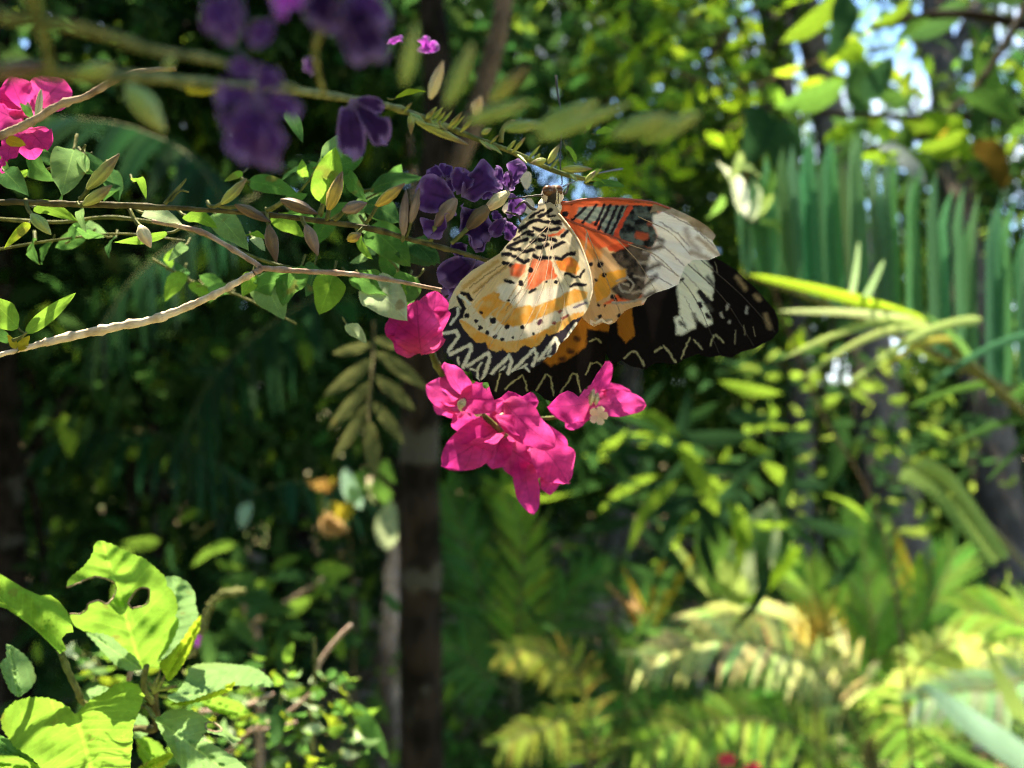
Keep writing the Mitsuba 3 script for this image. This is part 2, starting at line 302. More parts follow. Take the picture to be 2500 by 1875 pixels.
S('A', 46, BLK, *BA)
S('A', 34, BLK, [(1350, 400), (1250, 450), (1190, 500)], [(1190, 560), (1130, 600), (1060, 660)], [(1400, 480), (1480, 470)], [(1080, 700), (1150, 660), (1230, 660)], [(1000, 760), (1060, 730)], [(1480, 560), (1560, 580)], [(1330, 700), (1390, 720)])
S('B', 40, BLK, [(890, 170), (940, 180), (985, 195)], [(1670, 240), (1740, 215), (1850, 220)])
S('B', 34, BLK, [(1605, 95), (1660, 90), (1720, 130), (1790, 125), (1830, 50)], [(1185, 310), (1255, 272)])
S('B', 54, BLK, [(380, 320), (450, 340), (485, 400)], [(345, 370), (375, 440), (400, 500), (370, 590)])
S('B', 30, (.60, .62, .52), [(350, 350), (430, 400), (470, 450)], [(250, 690), (340, 560), (330, 500)])
S('B', 26, (.16, .13, .18), [(1715, 495), (1780, 460), (1865, 438)])
for x, y, r in [(440, 590, 62), (550, 655, 42), (597, 735, 58), (680, 793, 56), (775, 838, 48), (862, 875, 44), (985, 845, 30), (1235, 805, 34), (750, 645, 76), (915, 717, 62), (1100, 730, 54), (605, 552, 38), (1080, 200, 66), (1195, 45, 62), (1500, 190, 44), (1385, 185, 30), (935, 407, 36)]:
    S('B', r, BLK, [(x, y)], soft=.13)
S('B', 52, (.10, .035, .06), [(1300, 675), (1325, 655)]); S('B', 36, (.30, .07, .05), [(1540, 545), (1560, 532)], [(1470, 678), (1485, 672)], [(1575, 625), (1640, 585)])
S('B', 41, (.68, .65, .50), [(150, 800), (310, 775), (340, 840), (215, 1010)], [(240, 1050), (480, 935), (490, 1000), (395, 1200)], [(440, 1190), (690, 1035), (715, 1090), (625, 1350)], [(665, 1350), (940, 1060), (970, 1130), (925, 1290)], [(980, 1250), (1240, 985), (1270, 1060), (1225, 1190)], [(1290, 1120), (1490, 860), (1530, 930), (1520, 1050)], [(1590, 950), (1650, 830), (1740, 690)])
S('B', 28, (.62, .60, .46), [(330, 1090), (345, 1170)], [(480, 1225), (560, 1240), (610, 1150)], [(560, 1250), (575, 1380)], [(835, 1265), (890, 1190)], [(850, 1270), (872, 1312)], [(1060, 1230), (1150, 1170)], [(1120, 1190), (1190, 1270)], [(1400, 1050), (1440, 980)], [(1345, 1100), (1470, 1070)])
hind_under, L_ = L_, []
# --- forewing, underside
Pg('R1', (.60, .38, .19), [(990, 520), (1130, 470), (1240, 500), (1240, 640), (1210, 720), (1100, 800), (1330, 770), (1320, 860), (1150, 940), (980, 940), (960, 700)], .3)
Pg('R1', (.70, .28, .07), [(900, 400), (1050, 470), (1100, 500), (1080, 540), (1010, 545), (960, 500)], .6)
Pg('R1', (.68, .33, .05), [(1085, 625), (1230, 595), (1225, 645), (1160, 700), (1130, 750), (1065, 790), (1045, 700)], .2)
Pg('R1', (.55, .08, .03), [(1120, 470), (1230, 440), (1275, 462), (1200, 505), (1130, 495)], .15)
Pg('R1', (.022, .018, .016, .13, .10, .075), [(1140, 510), (1220, 480), (1290, 440), (1370, 480), (1365, 580), (1340, 660), (1330, 740), (1280, 785), (1200, 765), (1140, 710), (1230, 660), (1230, 600), (1180, 570)], .35)
Pg('R1', (.012, .013, .013, .11, .135, .12), [(1240, 235), (1390, 240), (1420, 300), (1375, 345), (1410, 405), (1380, 480), (1290, 455), (1200, 430), (1180, 380), (1225, 300)], .2)
Pg('R1', (.17, .21, .18), [(960, 245), (1240, 235), (1215, 330), (1150, 420), (1090, 375), (1010, 335), (940, 310)], .3)
Pg('R1', (.62, .12, .06), [(1040, 330), (1080, 320), (1090, 360), (1060, 385), (1000, 350)], .2)
S('R1', 17, BLK, [(1000, 245), (960, 290), (925, 318)], [(1060, 235), (1030, 280), (985, 335)], [(1105, 235), (1080, 300), (1058, 345)], [(1140, 235), (1110, 300), (1072, 372)], [(1180, 240), (1140, 330), (1112, 392)], [(1212, 245), (1178, 330), (1142, 402)], [(1240, 250), (1210, 330), (1165, 410)])
S('R1', 26, (.60, .08, .04), [(1255, 245), (1205, 330), (1165, 420)]); S('R1', 42, (.45, .09, .04), [(1300, 405), (1340, 412)], soft=.3); S('R1', 30, (.28, .08, .05), [(1365, 338), (1385, 342)], soft=.3)
Pg('R1', (.92, .88, .79, .88, .82, .73), [(1385, 290), (1440, 268), (1560, 312), (1650, 352), (1800, 400), (1800, 560), (1600, 600), (1540, 720), (1480, 730), (1320, 790), (1335, 690), (1355, 560), (1378, 480), (1412, 410), (1385, 350)], .4)
S('R1', 26, (.10, .075, .06), [(1330, 700), (1400, 640)], [(1350, 600), (1420, 570)], [(1370, 490), (1430, 470)], [(1330, 760), (1390, 730)], [(1400, 420), (1440, 440)], soft=.6)
S('R1', 9, (.50, .42, .34), [(1345, 650), (1280, 640)], [(1360, 560), (1300, 560)], [(1335, 720), (1270, 735)], [(1375, 500), (1330, 505)], soft=.5)
Pg('R1', (.27, .20, .12, .46, .37, .25), [(1390, 190), (1480, 235), (1640, 300), (1790, 410), (1760, 460), (1640, 385), (1560, 315), (1440, 270), (1370, 275)], .3)
S('R1', 26, (.42, .34, .28), [(1570, 375), (1590, 440), (1645, 490)], soft=.9); S('R1', 26, (.46, .36, .26), [(1640, 420), (1760, 520)], [(1600, 500), (1700, 540)], [(1680, 380), (1750, 440)], soft=.5)
S('R1', 6, (.36, .29, .25), [(1420, 330), (1530, 400), (1590, 470)], [(1400, 430), (1480, 500), (1560, 580)], [(1375, 520), (1460, 590), (1530, 640)], [(1350, 640), (1420, 650), (1490, 690)], [(1440, 270), (1620, 360), (1740, 480)], soft=.12)
S('R1', 18, (.42, .07, .03), [(830, 222), (900, 225), (970, 208), (1170, 200), (1300, 215)], soft=.15); S('R1', 16, (.20, .10, .06), [(1280, 210), (1400, 222), (1480, 250)], soft=.2)
S('R1', 13, (.26, .07, .045), [(860, 305), (1000, 360), (1140, 410), (1240, 455)])
S('R1', 10, (.5, .33, .22), [(1010, 400), (1000, 470), (990, 560)], soft=.2)
for x, y, r in [(1085, 572, 36), (1030, 570, 28), (1105, 632, 26), (1060, 660, 18), (885, 285, 34), (920, 225, 20), (970, 205, 18), (1155, 755, 26), (1170, 772, 22), (1075, 803, 18), (1110, 806, 16), (1190, 865, 24), (1080, 868, 20)]: S('R1', r, BLK, [(x, y)])
S('R1', 11, (.36, .32, .27), [(1180, 665), (1240, 645), (1278, 685), (1250, 730), (1205, 722), (1190, 690)], [(1215, 680), (1245, 690)], [(1150, 790), (1230, 790), (1330, 765)], [(1060, 880), (1100, 895), (1150, 885)])
S('R1', 13, (.80, .70, .55), [(1040, 925), (1030, 890), (1060, 905), (1090, 885), (1120, 910), (1150, 895)], soft=.15)
fore_under, L_ = L_, []
# --- hindwing and forewing of the far side, upper surface
OR2 = (.24, .095, .012)
Pg('R1', OR2, [(760, 1120), (900, 930), (1000, 850), (1150, 850), (1200, 900), (1170, 960), (1090, 950), (1010, 940), (1000, 1040), (900, 1110), (800, 1150)], .4)
S('B', 60, (.05, .02, .01), [(1660, 1010), (1690, 1020)], [(1560, 1110), (1590, 1100)], [(1740, 860), (1760, 870)], soft=.4)
S('B', 17, (.20, .20, .10), [(830, 1290), (780, 1480)], [(890, 1460), (1000, 1370), (1100, 1300), (1140, 1380), (1155, 1480)], [(1270, 1480), (1330, 1370), (1380, 1290)], [(1400, 1290), (1440, 1330), (1470, 1540)], [(1560, 1500), (1640, 1380), (1700, 1280), (1750, 1290), (1790, 1500)], [(1860, 1290), (1910, 1160), (1990, 1140), (2060, 1200)], [(1900, 900), (1980, 860), (2030, 905)])
hind_upper, L_ = L_, []
Pg('C', (.60, .64, .52), [(1130, 640), (1190, 720), (1210, 850), (1195, 1000), (1140, 950), (1100, 935), (1160, 1080), (1200, 1200), (1140, 1220), (1060, 1160), (1050, 1240), (980, 1270), (940, 1300), (890, 1290), (870, 1150), (920, 1130), (905, 980), (890, 880), (930, 740), (950, 640)], .42)
S('C', 30, (.05, .05, .045), [(1130, 1000), (1080, 930)], [(1190, 1080), (1140, 1010)], [(920, 1190), (960, 1220)], [(1060, 1180), (1040, 1120)], [(1200, 860), (1160, 800)], soft=.45)
S('C', 7, (.25, .25, .2), [(950, 760), (1040, 850), (1130, 960)], [(960, 970), (1010, 1060), (1060, 1170)], [(930, 1140), (980, 1260)], [(1040, 700), (1170, 860)], soft=.1); S('C', 40, BLK, [(1090, 1030), (1098, 1048)], [(1090, 930), (1150, 1010)]); S('C', 30, BLK, [(910, 830), (940, 820)], [(1150, 1120), (1170, 1150)], soft=.25)
Pg('C', OR2, [(360, 1060), (500, 1060), (530, 1300), (450, 1370), (390, 1300)], .25)
S('C', 16, (.22, .22, .13), [(930, 1500), (960, 1420), (1000, 1330)], [(1040, 1340), (1110, 1420)], [(780, 1390), (820, 1440), (880, 1530)], [(700, 1440), (760, 1405)], [(440, 1500), (490, 1450), (540, 1440), (610, 1560)], [(1180, 1390), (1210, 1300)], [(1230, 1300), (1290, 1360)])
S('C', 9, (.13, .12, .08), [(1400, 1260), (1390, 1380)], [(1550, 1230), (1570, 1310)], [(1220, 670), (1240, 760)], [(1470, 1210), (1480, 1300)], soft=.15)
S('C', 26, (.22, .17, .09), [(1410, 800), (1480, 900)], [(1570, 960), (1600, 990)], [(1655, 1130), (1690, 1230)], soft=.7); S('C', 20, (.24, .24, .21), [(1330, 1040), (1322, 1080)], [(1270, 1110), (1285, 1140)], [(1340, 1180), (1345, 1190)], [(1500, 1060), (1490, 1110)], soft=.3)
fore_upper, L_ = L_, []
for nm, base, lay, tr in [('wing_hind_under', CREAM, hind_under, .85), ('wing_fore_under', RED[:3], fore_under, .5), ('wing_hind_upper', (.007, .006, .006), hind_upper, .35), ('wing_fore_upper', (.007, .006, .006), fore_upper, .45)]:
    scene[nm] = {'type': 'principledthin', 'base_color': proc(wing_fn(base, lay)), 'roughness': .6, 'diff_trans': tr, 'eta': 1.3 if 'under' in nm else 1.1}
HW = [(800, 215), (740, 240), (690, 275), (640, 320), (620, 350), (600, 410), (555, 455), (510, 510), (430, 560), (350, 610), (290, 665), (250, 725), (225, 780), (220, 830), (235, 850), (225, 880), (200, 930), (185, 960), (190, 985), (205, 1000), (188, 1040), (195, 1070), (215, 1085), (205, 1105), (240, 1115), (270, 1150), (315, 1178), (335, 1190), (347, 1178), (365, 1205), (400, 1238), (425, 1215), (450, 1192), (480, 1208), (500, 1188), (530, 1172), (560, 1205), (590, 1180), (640, 1162), (682, 1188), (692, 1162), (740, 1140), (780, 1098), (800, 1100), (835, 1070), (850, 1030), (900, 985), (940, 930), (980, 870), (1010, 830), (1030, 780), (1045, 720), (1040, 650), (1020, 580), (990, 500), (960, 430), (920, 370), (885, 325), (860, 290), (840, 250)]
FW = [(800, 215), (840, 208), (900, 213), (970, 198), (1060, 190), (1170, 190), (1300, 200), (1400, 215), (1480, 245), (1560, 280), (1640, 320), (1700, 360), (1742, 408), (1722, 440), (1768, 520), (1700, 548), (1610, 545), (1565, 585), (1542, 640), (1530, 685), (1470, 712), (1400, 732), (1350, 762), (1330, 802), (1280, 812), (1230, 832), (1200, 862), (1170, 900), (1140, 915), (1100, 903), (1050, 927), (1020, 910), (985, 880), (960, 800), (930, 600), (880, 420), (830, 280)]
FH = [(810, 230), (700, 420), (560, 700), (430, 950), (350, 1120), (360, 1230), (400, 1245), (445, 1240), (460, 1290), (482, 1342), (515, 1330), (560, 1290), (600, 1300), (640, 1322), (700, 1288), (735, 1305), (770, 1340), (810, 1352), (850, 1310), (900, 1288), (930, 1300), (962, 1325), (1000, 1270), (1030, 1255), (1060, 1200), (1110, 1130), (1118, 1060), (1140, 900), (1050, 600), (900, 330)]
FF = [(810, 225), (930, 340), (1020, 600), (1080, 850), (1100, 1010), (1120, 1085), (1150, 1135), (1205, 1118), (1255, 1150), (1340, 1168), (1400, 1132), (1450, 1132), (1510, 1143), (1560, 1110), (1640, 1080), (1700, 1102), (1760, 1090), (1830, 1102), (1885, 1070), (1960, 1050), (2010, 1020), (2060, 1000), (2100, 950), (2097, 890), (2075, 830), (2030, 780), (1960, 700), (1900, 650), (1850, 600), (1780, 556), (1720, 525), (1500, 430), (1200, 300), (950, 235)]
b = thing('butterfly', 'orange, red and black butterfly with zigzag wing margins clinging beside violet flowers', 'butterfly')
def rho(p): return np.linalg.norm(chart(p), axis=-1)
def wave_(p, a, k=1.0):
    q = chart(p); return a * (meshkit.noise(np.stack([q[:, 0] * .25 * k, q[:, 1] * .25 * k, q[:, 0] * 0 + 2.2], -1), 5) - .5) + a * .12 * np.sin(np.arctan2(q[:, 1], q[:, 0]) * 46) * np.clip(rho(p) / 20, 0, 1)
def d_hw(p): q = chart(p); return .1660 - .00022 * rho(p) - .00030 * np.clip(q[:, 1], 0, 30) - .0016 * np.sin(np.clip((q[:, 0] + 25) / 45, 0, 1) * np.pi) + wave_(p, .0011)
def d_fw(p): q = chart(p); return .1668 + .00006 * rho(p) - .0012 * np.sin(np.clip(q[:, 0] / 32, 0, 1) * np.pi) - .0010 * np.clip((q[:, 0] - 26) / 8, 0, 1) ** 2 + wave_(p, .0012)
def d_fh(p): return .1690 + .00020 * rho(p) + wave_(p, .0012)
def d_ff(p): q = chart(p); return .1685 + .00030 * rho(p) + .0015 * np.sin(np.clip(q[:, 0] / 48, 0, 1) * np.pi) + wave_(p, .0012)
part(b, 'hindwing', sheet(sx('R1', HW), d_hw, 4.0, chart=chart), 'wing_hind_under', label='orange and cream hindwing with black dots and white zigzag margin')
part(b, 'forewing', sheet(sx('R1', FW), d_fw, 4.0, chart=chart), 'wing_fore_under', label='red forewing with black bars and pale band, frayed tip')
part(b, 'hindwing', sheet(sx('R1', FH), d_fh, 5.0, chart=chart), 'wing_hind_upper', label='dark hindwing behind, black with orange base')
part(b, 'forewing', sheet(sx('R1', FF), d_ff, 5.0, chart=chart), 'wing_fore_upper', label='black forewing behind with pale greenish patch')
def vein(pts, df, w, name='vein'):
    p = spline(sx('R1', pts), 22); d = df(p) - .00022
    return tube(at(p, d), np.linspace(w, w * .4, 22), 6, curve=False)
scene['vein_cream'] = {'type': 'principled', 'base_color': {'type': 'rgb', 'value': [.66, .52, .32]}, 'roughness': .7}
scene['chitin'] = {'type': 'principled', 'base_color': {'type': 'rgb', 'value': [.03, .025, .02]}, 'roughness': .45}
scene['vein_tan'] = {'type': 'principled', 'base_color': {'type': 'rgb', 'value': [.40, .29, .19]}, 'roughness': .7}
scene['vein_red'] = {'type': 'principled', 'base_color': {'type': 'rgb', 'value': [.30, .06, .03]}, 'roughness': .6}
part(b, 'vein', vein([(846, 285), (885, 330), (922, 380), (962, 440), (992, 510), (1020, 590), (1036, 655), (1040, 720), (1026, 780)], d_hw, .00026), 'vein_cream')
part(b, 'vein', vein([(815, 225), (900, 224), (970, 207), (1060, 199), (1170, 199), (1300, 208), (1390, 222), (1480, 254)], d_fw, .00036), 'vein_red')
part(b, 'vein', vein([(862, 305), (1000, 360), (1140, 412), (1235, 452)], d_fw, .00022), 'vein_red')
VB = [[(800, 330), (740, 560), (640, 760), (500, 960), (440, 1070)], [(805, 420), (830, 560), (905, 690)], [(770, 440), (700, 620), (560, 830)], [(805, 440), (760, 700), (640, 960), (600, 1060)], [(815, 560), (790, 760), (720, 1000)], [(780, 360), (600, 540), (420, 700), (330, 830)], [(840, 640), (880, 780), (850, 960)]]
for vv in VB: part(b, 'vein', vein(vv, d_hw, .00007), 'vein_tan')
for vv in [[(1240, 455), (1400, 520), (1530, 640)], [(1180, 430), (1300, 560), (1400, 725)], [(1300, 300), (1480, 390), (1600, 520)], [(1000, 370), (1080, 560), (1200, 850)]]: part(b, 'vein', vein(vv, d_fw, .00009), 'vein_tan')
for vv in [[(1450, 560), (1620, 760), (1760, 1080)], [(1550, 540), (1780, 760), (1960, 1040)], [(1650, 540), (1880, 740), (2080, 960)]]: part(b, 'vein', vein(vv, d_ff, .00009), 'chitin')
def body_fn(p, n, uv):
    u = uv.x; k = .5 + .5 * dr.sin(uv.y * 6.283 * 3 + 1.0)
    c = mix((.66, .60, .46), (.02, .018, .015), sst(.40, .5, k))
    c = mix(c, (.35, .13, .03), sst(.5, .9, N(p.x * 700, p.y * 700, p.z * 700)) * .5)
    c = mix(c, mi.Color3f(.30, .11, .02), sst(.05, .025, u + .02 * N(p.x * 2000, p.y * 2000, p.z * 2000)))
    return c * (.7 + .6 * N(p.x * 4000, p.y * 4000, p.z * 1500))
scene['body_fur'] = {'type': 'principled', 'base_color': proc(body_fn), 'roughness': .8, 'sheen': .5}
BD = .1672
bp = [pt('R1', 812, 128, BD - .002), pt('R1', 815, 150, BD - .002), pt('R1', 812, 178, BD - .0012), pt('R1', 808, 196, BD), pt('R1', 800, 240, BD + .0002), pt('R1', 785, 300, BD + .0006), pt('R1', 760, 420, BD + .0012), pt('R1', 730, 600, BD + .0022), pt('R1', 705, 760, BD + .003)]
part(b, 'body', tube(bp, [.0008, .0021, .0023, .0018, .0026, .0022, .0014, .0014, .0004], 16, 60, rough=.10), 'body_fur', label='striped furry head, thorax and abdomen')
eye = trimesh.creation.icosphere(3, .00105); eye.apply_scale([1.0, .8, 1.0])
scene['eye_brown'] = {'type': 'principled', 'base_color': {'type': 'rgb', 'value': [.10, .04, .012]}, 'roughness': .25, 'specular': .6}
for x, dz in ((786, -.0034), (842, -.0028)):
    e = eye.copy(); e.apply_translation(pt('R1', x, 152, BD + dz)); part(b, 'eye', (np.array(e.vertices), np.array(e.faces)), 'eye_brown')
scene['chitin'] = {'type': 'principled', 'base_color': {'type': 'rgb', 'value': [.03, .025, .02]}, 'roughness': .45}
def limb(name, crop, pts, ds, r, mat='chitin', n=20): part(b, name, tube([pt(crop, x, y, d) for (x, y), d in zip(pts, ds)], r, 6, n), mat)
limb('antenna', 'R3', [(1095, 1050), (1100, 1030), (1088, 920), (1095, 760), (1096, 640), (1075, 540), (1065, 430)], [.165, .165, .1655, .166, .167, .168, .169], [.00013] * 5 + [.00018, .00032])
limb('antenna', 'R3', [(1105, 1060), (1150, 1040), (1230, 1010), (1330, 980), (1440, 960)], [.168, .172, .18, .19, .2], [.00013, .00013, .00014, .0003])
limb('proboscis', 'R1', [(790, 172), (740, 178), (690, 184), (640, 190), (560, 200)], [.165, .1648, .1645, .164, .1635], [.00022, .0002, .00018, .00015])
limb('leg', 'R1', [(790, 225), (735, 262), (690, 250), (650, 215), (600, 255)], [.1655, .164, .163, .163, .163], [.00040, .00032, .00026, .0002])
limb('leg', 'R1', [(780, 250), (700, 300), (640, 330), (610, 290), (545, 275)], [.1655, .164, .163, .1628, .1625], [.00040, .00032, .00026, .0002])
limb('leg', 'R1', [(805, 200), (850, 150), (885, 170), (905, 120)], [.1655, .165, .165, .1655], [.00040, .00032, .00026, .0002])

# ------------------------------------------------------------------ near plants
def leaf(parent, crop, base, tip, w, d, ident=0, d2=None, bsdf='leaf_near', name='leaf', label=None, **k):
    d2 = d if d2 is None else d2
    k.setdefault('prof', 'ovate'); k.setdefault('wave', .05); k.setdefault('seed', (base[0] * 7 + tip[1] * 3) % 97)
    m = blade(pt(crop, *base, d), pt(crop, *tip, d2), size(crop, w, (d + d2) / 2), ident=ident, **k)
    key = part(parent, name, m, bsdf, label=label)
    if bsdf == 'leaf_near' and name == 'leaf' and key.count('__') == 1:
        a, b_ = pt(crop, *base, d), pt(crop, *tip, d2); e = b_ - a
        part(key, 'stalk', tube([a - e * .24 + [0, .0, .05 * np.linalg.norm(e)], a - e * .1, a + e * .04], [np.linalg.norm(e) * .03, np.linalg.norm(e) * .02], 6, 6), 'stem_green')
    return key
def pod(parent, crop, base, tip, w, d, ident=0, d2=None, stem=None, name='seed_pod', ds=None):
    d2 = d if d2 is None else d2
    k = part(parent, name, spindle(pt(crop, *base, d), pt(crop, *tip, d2), size(crop, w, d), ident), 'pod')
    if stem is not None:
        a, b_ = pt(crop, *stem, ds or d), pt(crop, *base, d)
        part(k, 'stalk', tube([a, (a + b_) / 2 + np.array([0, 0, -.0004]), b_ + (pt(crop, *tip, d2) - b_) * .08], size(crop, w, d) * .16, 6, 8), 'stem_green')
    return k
def stem(parent, crop, pts, ds, w, mat, n=40, rough=.12, name='stem', label=None, ends=None):
    ds = np.interp(np.linspace(0, 1, len(pts)), np.linspace(0, 1, np.size(ds)), np.atleast_1d(ds))
    r = [size(crop, x, np.mean(ds)) / 2 for x in np.atleast_1d(w)]
    rr = np.interp(np.linspace(0, 1, n), np.linspace(0, 1, len(r)), r) if len(r) > 1 else np.full(n, r[0])
    if n >= 30: rr = rr * (1 + .38 * np.exp(-((np.arange(n) % 11 - 5) / 1.1) ** 2) * (.5 + .5 * np.sin(np.arange(n) * 1.9) ** 2))
    return part(parent, name, tube([pt(crop, *p, d) for p, d in zip(pts, ds)], rr, 10, n, rough, seed=len(pts)), mat, label=label)
def flower(parent, crop, petals, d, ident=0, label=None, tubes=(), dd=.001, wave=.16):
    k = numbered(parent + '__flower')
    if label: labels[k] = {'label': label}
    for i, (base, tip, w, roll, *rest) in enumerate(petals):
        idn = rest[0] if rest else ident
        m = blade(pt(crop, *base, d), pt(crop, *tip, d + dd * ((i * 7) % 5 - 2)), size(crop, w, d), roll=roll, fold=.22, bend=.10, curl=.08 * ((i * 5) % 3 - 1), prof='petal', n=18, m=8, wave=wave, ident=idn, seed=i * 3 + base[0], notch=.14)
        part(k, 'petal', m, 'petal_violet')
    for base, tip, w, idn in tubes:
        part(k, 'calyx', spindle(pt(crop, *base, d - .0015), pt(crop, *tip, d - .0015), size(crop, w, d), idn, tipsharp=.3), 'pod')
    return k

tw = thing('flowering_twig', 'thin dark twig with seed pods and in-focus violet flowers, left of the butterfly', 'twig')
stem(tw, 'F', [(-40, 437), (60, 437), (120, 440), (250, 443), (420, 452), (600, 466), (780, 490), (900, 520), (1000, 547), (1080, 568), (1120, 560)], [.166, .165, .164], [12, 13, 14, 11, 12, 11, 10, 7], 'stem_olive', 80, .3)
for base, tip, w, i, st in [((470, 690), (645, 498), 78, 0, (430, 740)), ((450, 775), (605, 668), 72, 0, (420, 760)), ((1195, 770), (1332, 632), 64, 0, (1120, 775)), ((1270, 775), (1462, 868), 66, 1, (1180, 780)), ((1450, 885), (1492, 1085), 78, 1, (1440, 810)), ((755, 885), (815, 1005), 78, 3, (700, 800)), ((170, 825), (275, 935), 76, 4, (140, 760))]:
    pod(tw, 'R4', base, tip, w, .1635, i, stem=st, ds=.1645)
for base, tip, w, i, st in [((740, 1265), (975, 1352), 92, 1, (650, 1330)), ((1040, 1330), (1130, 1085), 98, 2, (1030, 1390)), ((1130, 1335), (1285, 1285), 92, 5, (1080, 1390)), ((1340, 1305), (1525, 1160), 84, 2, (1280, 1410)), ((1515, 1490), (1532, 1200), 78, 5, (1510, 1520)), ((1560, 1410), (1615, 1190), 72, 5, (1530, 1500)), ((900, 1425), (975, 1615), 92, 5, (870, 1370)), ((1160, 1520), (1250, 1480), 74, 2, (1260, 1440))]:
    pod(tw, 'R2', base, tip, w, .163, i, stem=st, ds=.164)
stem(tw, 'R4', [(890, 770), (930, 720), (985, 660), (1005, 632)], .1635, [22, 18, 8], 'stem_green', 12, name='side_shoot')
stem(tw, 'R4', [(920, 755), (970, 700), (1020, 705)], .163, [14, 10], 'stem_green', 10, name='side_shoot')
flower(tw, 'R2', [((1840, 1270), (1590, 1195), 285, 12), ((1850, 1235), (1905, 1060), 185, -20), ((1880, 1250), (2110, 1110), 265, 8), ((1835, 1315), (1690, 1520), 215, -38), ((1880, 1300), (2030, 1540), 270, 25, 1)], .166, label='open violet flower, the most in-focus one',
       tubes=[((1850, 1255), (1715, 1440), 104, 5)])
stem(tw, 'R2', [(1715, 1430), (1715, 1480), (1680, 1525), (1610, 1520)], .1645, [34, 26, 26], 'stem_green', 14, name='stalk')
flower(tw, 'R3', [((800, 1085), (880, 915), 125, 25), ((790, 1070), (725, 945), 62, 30), ((785, 1080), (745, 1015), 60, -20), ((805, 1075), (850, 1020), 80, 40), ((805, 1100), (870, 1215), 120, -15), ((790, 1075), (800, 975), 70, 10)], .1655, label='violet flower seen from the side, nearest the head', tubes=[((800, 1090), (655, 1200), 74, 3), ((690, 1165), (550, 1310), 84, 1)])
stem(tw, 'R3', [(560, 1300), (510, 1350), (470, 1385)], .164, [30, 24], 'stem_green', 10, name='stalk')
flower(tw, 'R3', [((420, 1010), (330, 960), 110, 20), ((430, 1010), (440, 930), 100, -10), ((440, 1020), (520, 985), 110, 25), ((430, 1020), (400, 1100), 110, -20), ((440, 1020), (490, 1090), 100, 10)], .1675, label='violet flower at the top left of the in-focus cluster')
flower(tw, 'R3', [((640, 1040), (600, 960), 100, 20), ((650, 1040), (690, 960), 100, -15), ((650, 1050), (720, 1060), 90, 25), ((640, 1050), (600, 1130), 100, -20), ((650, 1055), (680, 1130), 90, 10)], .169, label='violet flower in the middle of the in-focus cluster')
flower(tw, 'R3', [((770, 1240), (690, 1340), 100, 20), ((780, 1255), (835, 1365), 110, -15), ((790, 1240), (845, 1165), 80, 30), ((760, 1235), (695, 1220), 60, 0)], .168, label='violet flower half hidden beside the wing')
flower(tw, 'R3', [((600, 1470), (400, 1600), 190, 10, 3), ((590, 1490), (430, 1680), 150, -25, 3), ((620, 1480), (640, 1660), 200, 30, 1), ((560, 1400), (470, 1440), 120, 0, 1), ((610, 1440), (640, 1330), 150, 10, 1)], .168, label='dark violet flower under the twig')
for base, tip, w in [((900, 1080), (890, 970), 80), ((930, 1230), (890, 1130), 90), ((830, 1210), (770, 1165), 80), ((880, 1060), (915, 990), 50)]:
    leaf(tw, 'R3', base, tip, w, .2, bsdf='cream_flower', name='pale_bud', prof='petal')

# leaves of the shrub behind the twig
sh = thing('leafy_shrub', 'loose bright green shrub leaves behind the pod-bearing twig on the left', 'shrub')
for base, tip, w, d, i, roll, bend in [((400, 470), (330, 725), 250, .185, 7, 35, .1), ((150, 480), (310, 640), 200, .187, 1, -30, .1), ((20, 590), (150, 725), 170, .183, 2, 20, .1), ((590, 590), (645, 760), 135, .19, 2, 25, .05), ((720, 650), (790, 745), 75, .18, 0, 50, .2), ((190, 785), (420, 860), 120, .178, 0, 20, .1), ((440, 790), (465, 925), 66, .18, 7, 10, .1), ((160, 870), (20, 1010), 66, .178, 3, 45, .1), ((770, 815), (985, 880), 120, .182, 4, 20, .1), ((910, 925), (615, 975), 70, .184, 0, 40, .1), ((1000, 830), (1175, 900), 125, .186, 0, 25, .1), ((1160, 820), (1340, 1020), 190, .186, 7, 15, .1), ((1330, 940), (1450, 970), 60, .186, 0, 40, .1), ((-10, 500), (60, 640), 110, .19, 1, 10, .1), ((330, 760), (430, 640), 110, .19, 1, 30, .1), ((640, 700), (560, 760), 70, .186, 6, 10, .1)]:
    leaf(sh, 'R4', base, tip, w, d, i, d2=d - .008, roll=roll, bend=bend, fold=.15)
for base, tip, w, d, i, roll in [((1010, 1270), (1150, 815), 270, .192, 7, 30), ((1010, 1300), (1085, 930), 260, .19, 0, -12), ((540, 1148), (840, 1225), 170, .19, 1, 10), ((1300, 1200), (1640, 1125), 160, .2, 2, 15), ((1150, 1075), (1290, 1280), 130, .195, 1, -20), ((1290, 1285), (1490, 1410), 240, .195, 2, 20), ((1300, 1440), (1560, 1680), 300, .19, 1, 15), ((690, 1365), (890, 1500), 150, .195, 0, 10), ((1560, 1520), (1720, 1680), 240, .19, 2, 20), ((800, 1330), (960, 1420), 150, .195, 1, 30), ((560, 1500), (640, 1590), 90, .19, 4, 30), ((1230, 1480), (1320, 1640), 100, .19, 0, -40), ((780, 700), (880, 900), 120, .2, 2, 20), ((500, 1090), (380, 1150), 60, .19, 0, 30)]:
    leaf(sh, 'R2', base, tip, w, d, i, d2=d - .006, roll=roll, bend=.08, fold=.15)
